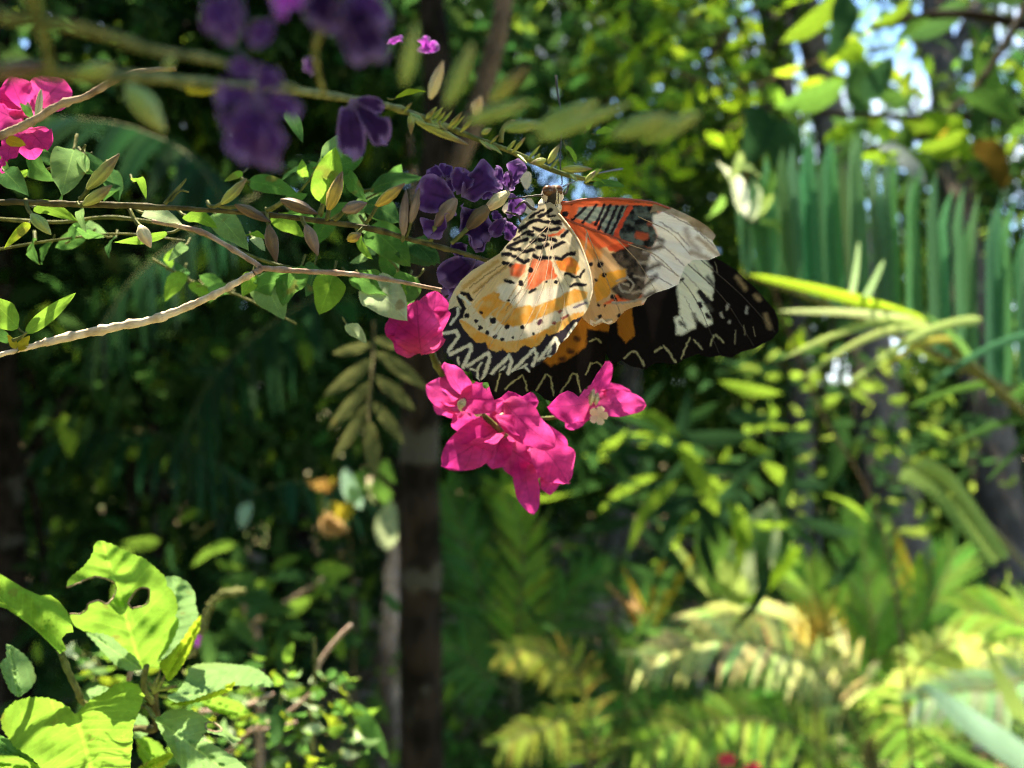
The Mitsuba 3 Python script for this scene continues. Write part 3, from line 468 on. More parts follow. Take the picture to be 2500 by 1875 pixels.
for base, tip, w, d, i, roll in [((640, 600), (540, 620), 80, .19, 1, 20), ((560, 590), (612, 690), 100, .19, 7, 15), ((650, 575), (610, 660), 90, .19, 1, -10), ((720, 590), (690, 680), 90, .187, 0, 20), ((700, 600), (720, 660), 70, .19, 2, 20), ((790, 610), (880, 690), 120, .185, 4, 15), ((760, 595), (850, 640), 80, .187, 1, 25), ((900, 600), (830, 660), 90, .19, 1, 5), ((750, 700), (792, 742), 40, .187, 4, 20), ((880, 530), (950, 570), 90, .19, 2, 10), ((545, 590), (525, 640), 50, .187, 0, 35), ((680, 570), (660, 640), 70, .195, 2, 40)]:
    leaf(sh, 'F', base, tip, w, d, i, d2=d - .005, roll=roll, bend=.08, fold=.15)
stem(sh, 'F', [(-40, 470), (120, 480), (250, 470), (420, 500), (560, 560), (700, 590), (900, 600)], [.195, .196], [8, 8, 7, 5], 'stem_green', 50)

qs = np.random.default_rng(31)
for ln, dd in [([(-40, 545), (110, 520), (260, 505), (400, 520)], .2), ([(560, 470), (640, 420), (690, 360), (720, 330)], .193), ([(700, 480), (790, 430), (850, 400)], .2), ([(800, 520), (850, 570), (900, 640)], .195), ([(-40, 390), (60, 380), (140, 350), (200, 330)], .19), ([(330, 560), (420, 610), (520, 640), (640, 700)], .23)]:
    stem(sh, 'F', ln, [dd], [6, 4], 'stem_green', 24, name='branchlet')
    L3 = spline(np.array(ln, float), 30)
    for i in range(8):
        c = L3[qs.integers(2, 30)] + qs.normal(size=2) * 6; a = qs.uniform(0, 6.28); L = qs.uniform(40, 85); d = dd + qs.uniform(-.004, .012)
        leaf(sh, 'F', tuple(c), (c[0] + L * math.cos(a), c[1] + L * (.35 + .6 * abs(math.sin(a))) * (1 if i % 3 else -.8)), L * qs.uniform(.5, .75), d, [1, 2, 0, 6, 7, 1][qs.integers(6)], d2=d + qs.uniform(-.012, .004), roll=qs.uniform(-50, 50), bend=.1, fold=.18)

# upper twig, close to the lens on the left and bending back to the butterfly's head
tu = thing('flowering_twig', 'blurred twig across the top with large out-of-focus violet flowers', 'twig')
stem(tu, 'F', [(-60, 150), (60, 155), (180, 160), (310, 166), (450, 180), (620, 194), (760, 214), (850, 232), (940, 263), (1010, 292), (1100, 326), (1190, 366), (1250, 384), (1310, 392)], [.074, .076, .078, .085, .095, .108, .125, .14, .148, .153, .158, .162, .165, .168], [24, 20, 18, 17, 16, 15, 14, 10], 'stem_green', 90, .15)
stem(tu, 'F', [(-40, 30), (180, 62), (330, 108), (470, 132), (640, 190)], [.062, .066, .076, .09], [22, 18, 14], 'stem_green', 40, name='side_shoot')
stem(tu, 'F', [(60, -30), (90, 60), (110, 155)], [.06, .07], [30, 18], 'stem_green', 20, name='side_shoot')
stem(tu, 'F', [(700, 205), (680, 110), (720, 20), (740, -40)], [.09, .075, .066], [14, 16, 16], 'stem_green', 20, name='side_shoot')
for base, tip, w, d, i in [((690, 570), (905, 375), 112, .092, 0), ((560, 690), (915, 575), 112, .09, 4), ((440, 600), (595, 250), 125, .085, 4), ((350, 560), (425, 345), 88, .125, 3), ((600, 650), (640, 545), 84, .115, 3), ((940, 740), (1310, 570), 135, .098, 4), ((960, 790), (1500, 580), 110, .092, 4), ((1390, 770), (1700, 650), 150, .088, 4), ((1560, 790), (1890, 640), 150, .088, 4), ((770, 730), (1000, 700), 90, .11, 4), ((200, 480), (270, 130), 130, .08, 4)]:
    pod(tu, 'R3', base, tip, w * .82, d * (.86 if d < .1 else 1), i, name='bud', d2=(d - .003) * (.86 if d < .1 else 1))
for base, tip, w, d, i in [((-20, 80), (240, 15), 110, .074, 1), ((690, 130), (890, 380), 150, .078, 4), ((420, 60), (620, 20), 80, .076, 4), ((940, -10), (880, 40), 60, .076, 4)]:
    pod(tu, 'R4', base, tip, w, d, i, name='bud')
for base, tip, w, d, i in [((265, 690), (570, 825), 58, .15, 0), ((240, 640), (240, 765), 46, .15, 0), ((640, 760), (700, 730), 40, .152, 0), ((1020, 930), (1085, 820), 46, .156, 0), ((1100, 960), (1270, 960), 50, .158, 0), ((1010, 910), (920, 930), 46, .156, 0), ((1230, 1040), (1290, 970), 40, .162, 0)]:
    pod(tu, 'R3', base, tip, w, d, i, name='bud')
stem(tu, 'R3', [(750, 810), (760, 740), (790, 700), (835, 690)], .152, [34, 26, 20], 'stem_green', 12, name='side_shoot')
for base, tip, w, d, i, roll in [((1270, 1050), (1460, 1060), 66, .166, 1, 20), ((1200, 1010), (1400, 1075), 50, .166, 0, 40), ((1250, 1000), (1330, 960), 40, .166, 0, 10), ((1240, 740), (1310, 650), 60, .15, 0, 30), ((1290, 760), (1400, 740), 60, .15, 0, 20), ((1120, 830), (1180, 930), 60, .155, 0, 40), ((150, 560), (330, 520), 60, .19, 3, 30)]:
    leaf(tu, 'R3', base, tip, w, d, i, roll=roll, fold=.25, bend=.1)
qb = np.random.default_rng(23)
tl = spline(sx('F', [(850, 232), (940, 263), (1010, 292), (1100, 326), (1190, 366), (1310, 392)]), 40)
for i in range(26):
    j = int(qb.integers(1, 39)); d_ = .14 + .027 * j / 39; a_ = tl[j]; u_ = qb.uniform(-1, 1); L_b = qb.uniform(22, 46)
    b_ = a_ + np.array([L_b * .8, -L_b * .9 * (1 if u_ > -.3 else -.8)]) * (1 - .3 * abs(u_))
    part(tu, 'bud', spindle(at(a_, d_), at(b_, d_ - .003), size('F', 11, d_) * qb.uniform(.6, 1.1), int(4 if i % 3 else 0)), 'pod')
leaf(tu, 'R2', (130, 560), (340, 580), 100, .1, 5, roll=10)
flower(tu, 'R2', [((400, -40), (300, 230), 200, 10), ((400, -40), (430, 270), 220, -15), ((330, -40), (490, 120), 200, 30, 1)], .067, dd=.0006, label='round blurred violet petal at the top, left of the others')
flower(tu, 'R2', [((590, 640), (490, 1050), 290, 12), ((600, 640), (700, 1050), 300, -18), ((600, 640), (860, 720), 200, 15), ((560, 640), (420, 860), 220, -25), ((590, 700), (600, 940), 200, 30, 1), ((590, 640), (330, 610), 210, -20), ((590, 620), (740, 460), 240, 20), ((600, 500), (420, 380), 170, 10)], .070, dd=.0006, label='large blurred violet flower hanging down')
flower(tu, 'R2', [((1060, -80), (930, 180), 230, 10, 1), ((1070, -80), (1060, 210), 230, -20, 1), ((1150, -40), (1240, 410), 250, 20, 1), ((1150, -40), (1390, 400), 240, -10, 1), ((900, -40), (690, 50), 240, 0, 2), ((1200, -60), (1390, 170), 260, -20), ((700, 120), (560, 290), 160, 10)], .068, dd=.0006, label='large dark blurred violet flower at the top edge')
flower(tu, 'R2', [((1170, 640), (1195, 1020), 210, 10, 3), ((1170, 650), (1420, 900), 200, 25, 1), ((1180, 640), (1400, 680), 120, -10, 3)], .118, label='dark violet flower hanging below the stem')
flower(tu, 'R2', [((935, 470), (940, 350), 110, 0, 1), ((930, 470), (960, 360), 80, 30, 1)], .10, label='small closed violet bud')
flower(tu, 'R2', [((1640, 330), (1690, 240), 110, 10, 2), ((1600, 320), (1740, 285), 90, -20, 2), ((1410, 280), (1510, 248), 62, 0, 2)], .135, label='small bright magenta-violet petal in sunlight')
stem(tu, 'R2', [(575, 480), (590, 560), (590, 640)], [.082, .071], [40, 34], 'stem_green', 12, name='stalk')

# unseen foliage added above frame, shaped to shade flowers and butterfly except one spot
q = np.random.default_rng(17)
SPOT = pt('B', 1450, 660, .158)
part(tu, 'branch', tube([pt('F', -300, -500, .25), pt('F', 500, -420, .26), pt('F', 1000, -380, .27), pt('F', 1500, -420, .28)], [.003, .0015], 7, 30), 'stem_olive')
cand = [pt('F', x, y, d) for x, y, d in zip(q.uniform(-250, 900, 70), q.uniform(-60, 330, 70), q.uniform(.06, .085, 70))] + [pt('F', x, y, d) for x, y, d in zip(q.uniform(380, 1750, 220), q.uniform(-60, 960, 220), q.uniform(.06, .20, 220))]
cand = [pt('R1', x, y, .158) for x, y in zip(q.uniform(240, 1060, 90), q.uniform(230, 1180, 90))] + cand
for c in cand:
    tt = q.uniform(.10, .16); o = c + SUN * tt
    top_z = CAMZ + .4518 * o[1] + .012
    if o[2] < top_z + .016: o = o + SUN * ((top_z + .016 - o[2]) / (SUN[2] - .4518 * SUN[1]))
    rel = o - SPOT; off = rel - SUN * (rel @ SUN)
    if np.linalg.norm(off) < .0125: continue
    u = unit(q.normal(size=3) * np.array([1, 1, .3])); L = q.uniform(.016, .026)
    v, f, uv = blade(o - u * L / 2, o + u * L / 2, L * .6, roll=q.uniform(50, 120), bend=.1, fold=.15, n=6, m=2, ident=1)
    if len([1 for x in scene if x.startswith(tu + '__leaf')]) < 280: part(tu, 'leaf', (v, f, uv), 'leaf_near')

# bougainvillea
def bracts(parent, crop, lst, d, label, flower_at=None):
    k = numbered(parent + '__blossom'); labels[k] = {'label': label}
    for i, (base, tip, w, roll, *rest) in enumerate(lst):
        idn, dz = (rest + [0, 0])[:2]
        m = blade(pt(crop, *base, d + dz), pt(crop, *tip, d + dz + .002 * ((i * 3) % 4 - 1.5)), size(crop, w, d), roll=roll, fold=.12, bend=.12, curl=.10 * ((i * 5) % 3 - 1), prof='bract', n=18, m=7, wave=.09, ident=idn, seed=i * 5 + 2)
        part(k, 'bract', m, 'bract')
    for x, y, x2, y2, w in flower_at or ():
        part(k, 'tube_flower', spindle(pt(crop, x, y, d - .004), pt(crop, x2, y2, d - .004), size(crop, w, d), 3, tipsharp=-.6), 'pod')
    return k
bl = thing('bougainvillea_branch', 'brown branch with sunlit magenta bracts at the left edge', 'bougainvillea branch', 'bougainvillea branches')
stem(bl, 'F', [(-40, 306), (20, 285), (70, 262), (130, 226), (190, 206), (240, 178), (300, 155), (380, 148)], [.150, .148], [18, 17, 16, 14, 12, 10], 'stem_brown', 60, .3)
bracts(bl, 'R4', [((170, 300), (70, 75), 270, 15), ((210, 250), (350, 90), 230, -25), ((130, 330), (-90, 220), 270, 10), ((150, 370), (255, 490), 200, 30), ((110, 400), (30, 530), 190, -20), ((90, 350), (190, 530), 170, 40)], .172, 'sunlit magenta bougainvillea blossom at the left edge', [(195, 330, 222, 150, 30), (160, 300, 150, 220, 26)])
leaf(bl, 'R4', (180, 300), (105, 225), 60, .165, 6, roll=20); leaf(bl, 'R4', (30, 420), (140, 450), 80, .168, 5, roll=10)
bracts(bl, 'R4', [((0, 540), (40, 570), 80, 0), ((-20, 560), (10, 600), 70, 20)], .17, 'bit of pink bract below the left blossom')

bc = thing('woody_branch', 'pale cream woody branch rising from the left edge towards the middle', 'branch')
stem(bc, 'F', [(-40, 778), (60, 750), (130, 732), (230, 710), (330, 690), (430, 652), (490, 622), (548, 590)], [.172, .17], [10, 12, 18, 19, 18, 16, 14, 12], 'stem_cream', 120, .26)
stem(bc, 'F', [(548, 590), (562, 578), (525, 552), (480, 525), (440, 503), (395, 490), (330, 478)], [.17, .176], [13, 12, 11, 12, 8], 'stem_pink', 40, .12, name='side_twig', label='pinkish side twig')
stem(bc, 'F', [(560, 579), (660, 586), (760, 592), (850, 606), (970, 630)], [.171, .178], [12, 11, 10, 8], 'stem_pink', 40, .2, name='side_twig')
leaf(bc, 'R4', (100, 1440), (-60, 1265), 200, .172, 0, roll=15, fold=.1); leaf(bc, 'R4', (135, 1470), (410, 1248), 100, .170, 0, roll=-20, fold=.2)
leaf(bc, 'R4', (100, 1560), (160, 1480), 70, .171, 5, roll=0, label='small yellow new leaf'); leaf(bc, 'R4', (90, 1550), (40, 1475), 60, .171, 5, roll=10); leaf(bc, 'R4', (60, 1510), (-60, 1440), 90, .175, 6, roll=10)

bm = thing('bougainvillea_branch', 'thin drooping stem with clustered magenta bracts below the butterfly', 'bougainvillea branch', 'bougainvillea branches')
stem(bm, 'R6', [(930, -60), (985, 60), (1015, 160), (1060, 250), (1180, 380), (1380, 560), (1440, 620)], [.19, .195, .203], [44, 40, 34, 28], 'stem_green', 40)
stem(bm, 'R6', [(1180, 380), (1450, 480), (1700, 480), (1860, 410)], [.203, .205, .204], [20, 18, 16], 'stem_green', 30, name='side_twig')
bracts(bm, 'F', [((905, 762), (860, 655), 95, 10), ((915, 762), (945, 625), 100, -10), ((905, 762), (985, 668), 90, 30), ((900, 765), (832, 700), 80, -30), ((910, 765), (900, 650), 110, 0, 1, -.003)], .190, 'closed pink bougainvillea blossom left of the wing tip')
bracts(bm, 'R6', [((1220, 410), (1080, 175), 190, 20), ((1190, 430), (970, 300), 190, -10), ((1190, 440), (1010, 420), 120, 30), ((1150, 390), (1400, 400), 190, 15, 0, -.004), ((1230, 400), (1290, 290), 130, 0), ((1180, 440), (1140, 560), 130, 20)], .198, 'magenta bougainvillea blossom, upper left of the cluster', [(1190, 380, 1160, 450, 60), (1230, 450, 1275, 470, 40)])
bracts(bm, 'R6', [((1390, 520), (1050, 745), 270, 5), ((1400, 560), (1130, 650), 130, 55, 0, -.006), ((1380, 500), (1150, 480), 150, 20), ((1340, 480), (1470, 330), 190, 10), ((1400, 560), (1330, 760), 200, -20)], .202, 'magenta bougainvillea blossom, lower left of the cluster')
bracts(bm, 'R6', [((1390, 400), (1680, 640), 230, -15, 0, -.002), ((1340, 480), (1530, 610), 110, 50, 0, -.006), ((1400, 640), (1620, 790), 270, 10), ((1560, 600), (1730, 850), 270, 25), ((1500, 720), (1550, 1010), 160, -10), ((1450, 560), (1740, 680), 240, 5, 0, .004), ((1620, 750), (1640, 900), 150, 30), ((1440, 400), (1580, 400), 150, 0, 0, .003)], .201, 'largest magenta bougainvillea blossom with a hanging bract', [(1370, 500, 1390, 460, 26)])
bracts(bm, 'R6', [((1890, 400), (1620, 420), 220, 15), ((1880, 410), (1720, 540), 150, -20), ((1880, 400), (1965, 180), 130, 20), ((1880, 390), (2160, 410), 170, -10), ((1890, 360), (2080, 340), 110, 40, 0, .003)], .202, 'magenta bougainvillea blossom right of the cluster, below the dark wing', [(1860, 420, 1880, 330, 30), (1890, 420, 1900, 350, 26)])
k = numbered(bm + '__tube_flower'); labels[k] = {'label': 'tiny cream flower in the right blossom'}
for a in range(5): part(k, 'petal', blade(pt('R6', 1905, 475, .198), pt('R6', 1905 + 55 * math.cos(a * 1.257), 475 + 55 * math.sin(a * 1.257), .196), size('R6', 50, .198), prof='petal', n=6, m=2), 'cream_flower')
leaf(bm, 'R6', (1300, 330), (1290, 270), 50, .185, 1, roll=20); leaf(bm, 'R6', (1610, 360), (1640, 420), 40, .182, 2, roll=60)

# hibiscus in the lower left corner
hb = thing('hibiscus_plant', 'broad-leaved plant in the lower left corner with sunlit, insect-eaten toothed leaves', 'plant')
def bigleaf(o, base, tip, hw, d0, gx=0., gy=0., bulge=.006, ident=0, holes=(), label=None, teeth=True, seed=1, bites=()):
    P_ = sx('R5', o); B, E = sx('R5', base), sx('R5', tip); h = hw * .40687
    t = (E - B) / np.linalg.norm(E - B); nn = np.array([-t[1], t[0]]); L = np.linalg.norm(E - B)
    if teeth:                                     # toothed margin
        r = np.vstack([P_, P_[:1]]); out = []
        for a, b_ in zip(r[:-1], r[1:]):
            m_ = max(1, int(np.linalg.norm(b_ - a) / 13)); e = (b_ - a) / (np.linalg.norm(b_ - a) + 1e-9); q = np.array([e[1], -e[0]])
            for j in range(m_):
                out.append(a + (b_ - a) * j / m_); out.append(a + (b_ - a) * (j + .65) / m_ + q * 2.4)
        P_ = np.array(out)
    c0 = P_.mean(0)
    def dep(p):
        u = ((p - B) @ t) / L; v = ((p - B) @ nn) / h
        lat = np.abs(((u * 8.5 - np.abs(v) * 2.2) % 1) - .5) * 2
        return d0 + gx * (p[:, 0] - c0[0]) / 400 + gy * (p[:, 1] - c0[1]) / 400 - bulge * np.clip(1 - v * v, -1, 1) + .0045 * np.exp(-(v / .10) ** 2) * .35 + .0012 * (1 - lat) * np.clip(1 - np.abs(v), 0, 1) + .006 * (meshkit.noise(np.stack([p[:, 0] / 60, p[:, 1] / 60, p[:, 0] * 0 + seed], -1), seed) - .5)
    key = part(hb, 'leaf', sheet(P_, dep, 7.0, [sx('R5', q) for q in holes], axis=(B, E, h), ident=ident), 'leaf_near', label=label)
    for q in list(bites) + [list(h_) + [h_[0]] for h_ in holes]:
        e_ = spline(sx('R5', q), 8 * len(q)); e_ = e_ + (meshkit.noise(np.stack([e_[:, 0] / 4, e_[:, 1] / 4, 0 * e_[:, 0]], -1), 3)[:, None] - .5) * 2.5
        part(key, 'bitten_edge', tube(at(e_, dep(e_) - .0001), [.00022], 5, curve=False), 'stem_brown')
    return key
bigleaf([(600, 110), (680, 135), (720, 155), (790, 190), (860, 215), (910, 255), (960, 300), (990, 330), (1000, 380), (1040, 420), (1060, 480), (1065, 520), (1050, 560), (1075, 600), (1060, 650), (1040, 700), (1000, 770), (950, 830), (890, 870), (850, 880), (830, 840), (790, 790), (720, 730), (680, 690), (620, 665), (540, 660), (480, 640), (440, 610), (420, 550), (480, 550), (520, 525), (530, 490), (590, 470), (640, 490), (680, 450), (700, 400), (680, 360), (640, 340), (620, 330), (580, 325), (520, 340), (470, 365), (420, 385), (400, 390), (415, 340), (450, 310), (500, 270), (540, 220), (560, 180), (570, 130)],
        (850, 885), (610, 100), 330, .215, .02, .03, ident=0, holes=[[(768, 485), (800, 430), (840, 395), (892, 400), (896, 440), (882, 490), (822, 512), (790, 515)]], label='upright eaten leaf with a hole and a large bite', seed=4, bites=[[(420, 550), (480, 550), (520, 525), (530, 490), (590, 470), (640, 490), (680, 450), (700, 400), (680, 360), (640, 340), (580, 325), (520, 340), (470, 365), (400, 390)]])
bigleaf([(-60, 285), (0, 310), (60, 345), (150, 400), (240, 440), (300, 435), (350, 470), (400, 530), (430, 590), (440, 660), (400, 665), (370, 700), (400, 765), (360, 790), (300, 730), (240, 670), (170, 610), (100, 560), (40, 520), (-60, 490)], (365, 785), (-80, 380), 190, .205, -.02, -.01, ident=0, label='leaf at the left edge with a small bite near its stalk', teeth=False, seed=2)
bigleaf([(450, 1150), (420, 1110), (370, 1080), (290, 1050), (180, 1045), (90, 1070), (30, 1120), (0, 1180), (10, 1240), (50, 1300), (70, 1340), (130, 1380), (180, 1410), (230, 1460), (260, 1520), (400, 1600), (600, 1620), (740, 1580), (785, 1500), (790, 1400), (800, 1320), (800, 1230), (840, 1130), (870, 1040), (830, 970), (760, 950), (690, 970), (620, 1020), (540, 1060), (490, 1110)], (455, 1160), (600, 1640), 420, .195, -.02, -.075, bulge=.008, ident=0, label='large heart-shaped sunlit leaf, lowest in the corner', seed=7)
bigleaf([(1000, 1045), (1060, 1020), (1110, 960), (1140, 870), (1200, 850), (1300, 845), (1400, 855), (1500, 865), (1560, 890), (1620, 940), (1645, 985), (1560, 985), (1400, 975), (1250, 1025), (1150, 1065), (1050, 1080)], (1000, 1050), (1650, 985), 160, .225, .03, -.09, ident=7, label='folded leaf reaching right from the stem', seed=9)
bigleaf([(1020, 1092), (1140, 1052), (1280, 1008), (1415, 958), (1380, 1012), (1250, 1062), (1100, 1098)], (1020, 1092), (1415, 958), 60, .218, .02, .03, bulge=.002, ident=3, seed=3)
bigleaf([(930, 1180), (960, 1165), (1010, 1130), (1090, 1120), (1170, 1135), (1250, 1190), (1310, 1210), (1345, 1245), (1400, 1285), (1450, 1305), (1400, 1325), (1370, 1290), (1240, 1255), (1215, 1270), (1220, 1310), (1290, 1340), (1370, 1390), (1430, 1430), (1480, 1480), (1520, 1560), (1300, 1600), (1100, 1500), (1040, 1390), (980, 1290)], (925, 1175), (1450, 1560), 190, .205, .0, -.06, ident=7, holes=[[(1235, 1206), (1280, 1202), (1330, 1240), (1300, 1258), (1240, 1240)]], label='drooping leaf at the bottom with a ragged hole at its edge', seed=6)
bigleaf([(985, 330), (1060, 325), (1130, 365), (1170, 430), (1170, 490), (1190, 560), (1130, 650), (1060, 760), (1000, 800), (900, 860), (850, 700), (880, 480)], (880, 870), (1090, 320), 230, .235, -.02, .03, ident=7, label='leaf standing behind the eaten leaf', seed=8)
bigleaf([(1208, 555), (1195, 650), (1130, 800), (1050, 920), (1010, 955), (955, 850), (1000, 815), (1100, 700), (1150, 620)], (985, 950), (1208, 555), 90, .222, .05, .02, ident=3, seed=5)
bigleaf([(520, 665), (640, 660), (700, 700), (760, 760), (820, 820), (850, 880), (780, 892), (700, 862), (630, 790), (570, 720)], (850, 885), (520, 660), 120, .225, .03, -.07, ident=7, seed=11)
bigleaf([(40, 730), (90, 755), (150, 800), (190, 850), (215, 940), (180, 1000), (110, 1050), (60, 1010), (20, 920), (0, 850), (40, 810)], (110, 1060), (50, 730), 110, .21, .05, -.02, ident=7, label='small curled leaf at the left edge', seed=12)
bigleaf([(-60, 1250), (60, 1310), (180, 1410), (240, 1490), (100, 1510), (-60, 1450)], (250, 1500), (-80, 1300), 90, .20, .0, -.03, ident=1, seed=13)
bigleaf([(-60, 1390), (90, 1400), (210, 1450), (320, 1500), (200, 1560), (-60, 1560)], (320, 1500), (-80, 1450), 90, .192, .0, -.05, ident=0, seed=14)
bigleaf([(200, 420), (215, 470)] and [(820, 1480), (900, 1430), (1020, 1380), (1040, 1400), (960, 1480), (880, 1540), (800, 1540)], (800, 1500), (1040, 1385), 60, .215, .02, -.02, ident=3, seed=15)
for o, ba, ti, hw_, dd_, gy_, idn in [([(640, 1180), (700, 1130), (790, 1130), (880, 1180), (900, 1260), (830, 1300), (720, 1270)], (640, 1190), (900, 1260), 90, .235, -.07, 7), ([(820, 1300), (880, 1290), (960, 1330), (1010, 1420), (980, 1500), (880, 1470), (830, 1390)], (820, 1300), (990, 1500), 90, .24, -.06, 0),
        ([(520, 1010), (600, 980), (660, 1000), (640, 1070), (560, 1090)], (520, 1090), (660, 985), 60, .24, -.06, 7), ([(1190, 1060), (1300, 1040), (1440, 1080), (1500, 1150), (1400, 1160), (1270, 1130)], (1190, 1060), (1500, 1150), 60, .27, -.07, 0)]:
    bigleaf(o, ba, ti, hw_, dd_, .02, gy_, ident=idn, seed=hw_ + idn)
stem(hb, 'R5', [(365, 780), (395, 860), (430, 940), (470, 1020), (510, 1090), (700, 1160), (860, 1100)], [.205, .21, .218], [38, 36, 34, 30], 'stem_green', 30, name='leaf_stalk')
stem(hb, 'R5', [(880, 860), (862, 960), (880, 1040), (915, 1080)], [.215, .22], [36, 34, 40], 'stem_green', 20, name='leaf_stalk')
stem(hb, 'R5', [(770, 950), (790, 880), (810, 815)], [.222, .223], [30, 30, 18], 'stem_pink', 12, name='leaf_stalk')
stem(hb, 'R5', [(930, 1000), (915, 1080), (940, 1180), (930, 1240), (800, 1240), (640, 1300), (560, 1600)], [.222, .224, .23], [60, 55, 40, 36, 36], 'stem_olive', 30)
stem(hb, 'R5', [(455, 1160), (600, 1180), (760, 1110), (880, 1090)], [.2, .222], [30, 26], 'stem_green', 20, name='leaf_stalk')
stem(hb, 'R5', [(925, 1175), (890, 1120), (840, 1090)], [.21, .222], [26, 24], 'stem_green', 12, name='leaf_stalk')
for x, y, x2, y2, w in [(920, 1030, 940, 930, 40), (940, 1010, 1070, 980, 30), (930, 1010, 890, 960, 30), (930, 1030, 1000, 900, 30), (950, 1040, 1060, 1050, 26), (920, 1060, 850, 1010, 40), (930, 1020, 960, 880, 22)]:
    pod(hb, 'R5', (x, y), (x2, y2), w, .219, 0, name='bud')

# weedy plant right of it, further away
wp = thing('weedy_plant', 'small-leaved sunlit weed with pinkish twigs, right of the broad-leaved plant', 'weed')
stem(wp, 'R5', [(1200, 1135), (1330, 1130), (1480, 1100), (1560, 1060), (1640, 1030)], [.40, .42], [26, 26, 24, 22], 'stem_pink', 24, name='twig')
stem(wp, 'R5', [(1900, 890), (1930, 820), (1990, 740), (2060, 660), (2110, 615)], [.40, .40], [26, 28, 28, 24], 'stem_pink', 24, name='twig')
stem(wp, 'R5', [(1885, 700), (1890, 880), (1865, 1080), (1880, 1250), (1870, 1500), (1865, 1800)], [.40, .40], [18, 22, 26, 26], 'stem_green', 40)
stem(wp, 'R5', [(1330, 1420), (1420, 1330), (1520, 1240), (1700, 1160), (1900, 1000)], [.42, .40], [24, 24, 20], 'stem_pink', 24, name='twig')
stem(wp, 'R5', [(1500, 1250), (1650, 1230), (1780, 1200)], [.41, .40], [18, 16], 'stem_pink', 16, name='twig')
g = np.random.default_rng(11)
for i in range(190):
    if i < 150: cx, cy = g.uniform(1050, 2200), 1020 + g.normal() * 110 + (0, 120, 330)[i % 3]
    else: cx, cy = g.uniform(450, 900), g.uniform(750, 950)
    a = g.uniform(0, 6.28); L = g.uniform(70, 150); d = g.uniform(.36, .47)
    leaf(wp, 'R5', (cx, cy), (cx + L * math.cos(a), cy - abs(L * math.sin(a)) * .7 + 20), L * g.uniform(.5, .75), d, [0, 0, 7, 3, 4, 1, 6][i % 7], d2=d + g.uniform(-.02, .02), roll=g.uniform(-60, 60), n=6, m=2, fold=.2, bend=.1)
leaf(wp, 'R5', (1680, 1090), (1650, 1345), 130, .38, 2, roll=10, bend=.1, label='hanging dull green leaf')
leaf(wp, 'R5', (2110, 1080), (2330, 1420), 130, .42, 1, roll=30, bend=.1); leaf(wp, 'R5', (1720, 840), (1760, 720), 90, .41, 0, roll=10, bend=.2)
sp = thing('flower_spike', 'curved pale green flower spike with a tiny violet floret behind the eaten leaf', 'flower spike')
stem(sp, 'R5', [(1160, 800), (1200, 690), (1240, 560), (1280, 480), (1340, 430), (1420, 418), (1475, 410)], .5, [30, 34, 36, 40, 44, 44, 30], 'stem_green', 60, .5)
leaf(sp, 'R5', (1170, 720), (1200, 680), 46, .495, 2, bsdf='petal_violet', name='petal', prof='petal', n=6, m=2); leaf(sp, 'R5', (1170, 720), (1195, 740), 40, .495, 2, bsdf='petal_violet', name='petal', prof='petal', n=6, m=2)

# ------------------------------------------------------------------ the garden behind: ground
def ground_z(x, y): return .25 * (meshkit.fbm(np.stack([x * .35, y * .35, 0 * x], -1), 3, 4) - .5) + .05 * (meshkit.noise(np.stack([x * 2.1, y * 2.1, 0 * x], -1), 9) - .5)
gx = np.concatenate([[-180, -90, -45, -25], np.linspace(-14, 14, 113), [25, 45, 90, 180]]); gy = np.concatenate([[-120, -50, -20], np.linspace(-6, 18, 97), [30, 60, 120, 260]])
GX, GY = np.meshgrid(gx, gy, indexing='ij'); GZ = ground_z(GX, GY)
ii, jj = np.meshgrid(np.arange(len(gx) - 1), np.arange(len(gy) - 1), indexing='ij'); m_ = len(gy)
gf = np.stack([ii * m_ + jj, (ii + 1) * m_ + jj, (ii + 1) * m_ + jj + 1, ii * m_ + jj + 1], -1).reshape(-1, 4)
def soil_fn(p, n, uv):
    a = mikit.fbm(p.x * 3, p.y * 3, 0, 4); b_ = mikit.fbm(p.x * 26, p.y * 26, 4, 3)
    c = mix((.09, .062, .035), (.24, .17, .10), sst(.3, .7, b_))
    c = mix(c, (.48, .37, .28), sst(.62, .75, mikit.fbm(p.x * 9 + 4, p.y * 9, 2, 2)) * .8)
    return mix(c, (.06, .11, .02), sst(.42, .56, a) * .8)
scene['soil'] = {'type': 'principled', 'base_color': proc(soil_fn), 'roughness': .95, 'specular': .1}
part('', 'ground', (np.stack([GX, GY, GZ], -1).reshape(-1, 3), np.vstack([gf[:, [0, 1, 2]], gf[:, [0, 2, 3]]])), 'soil', kind='structure', label='leaf-littered garden soil under the palms')
labels['ground']['category'] = 'ground'

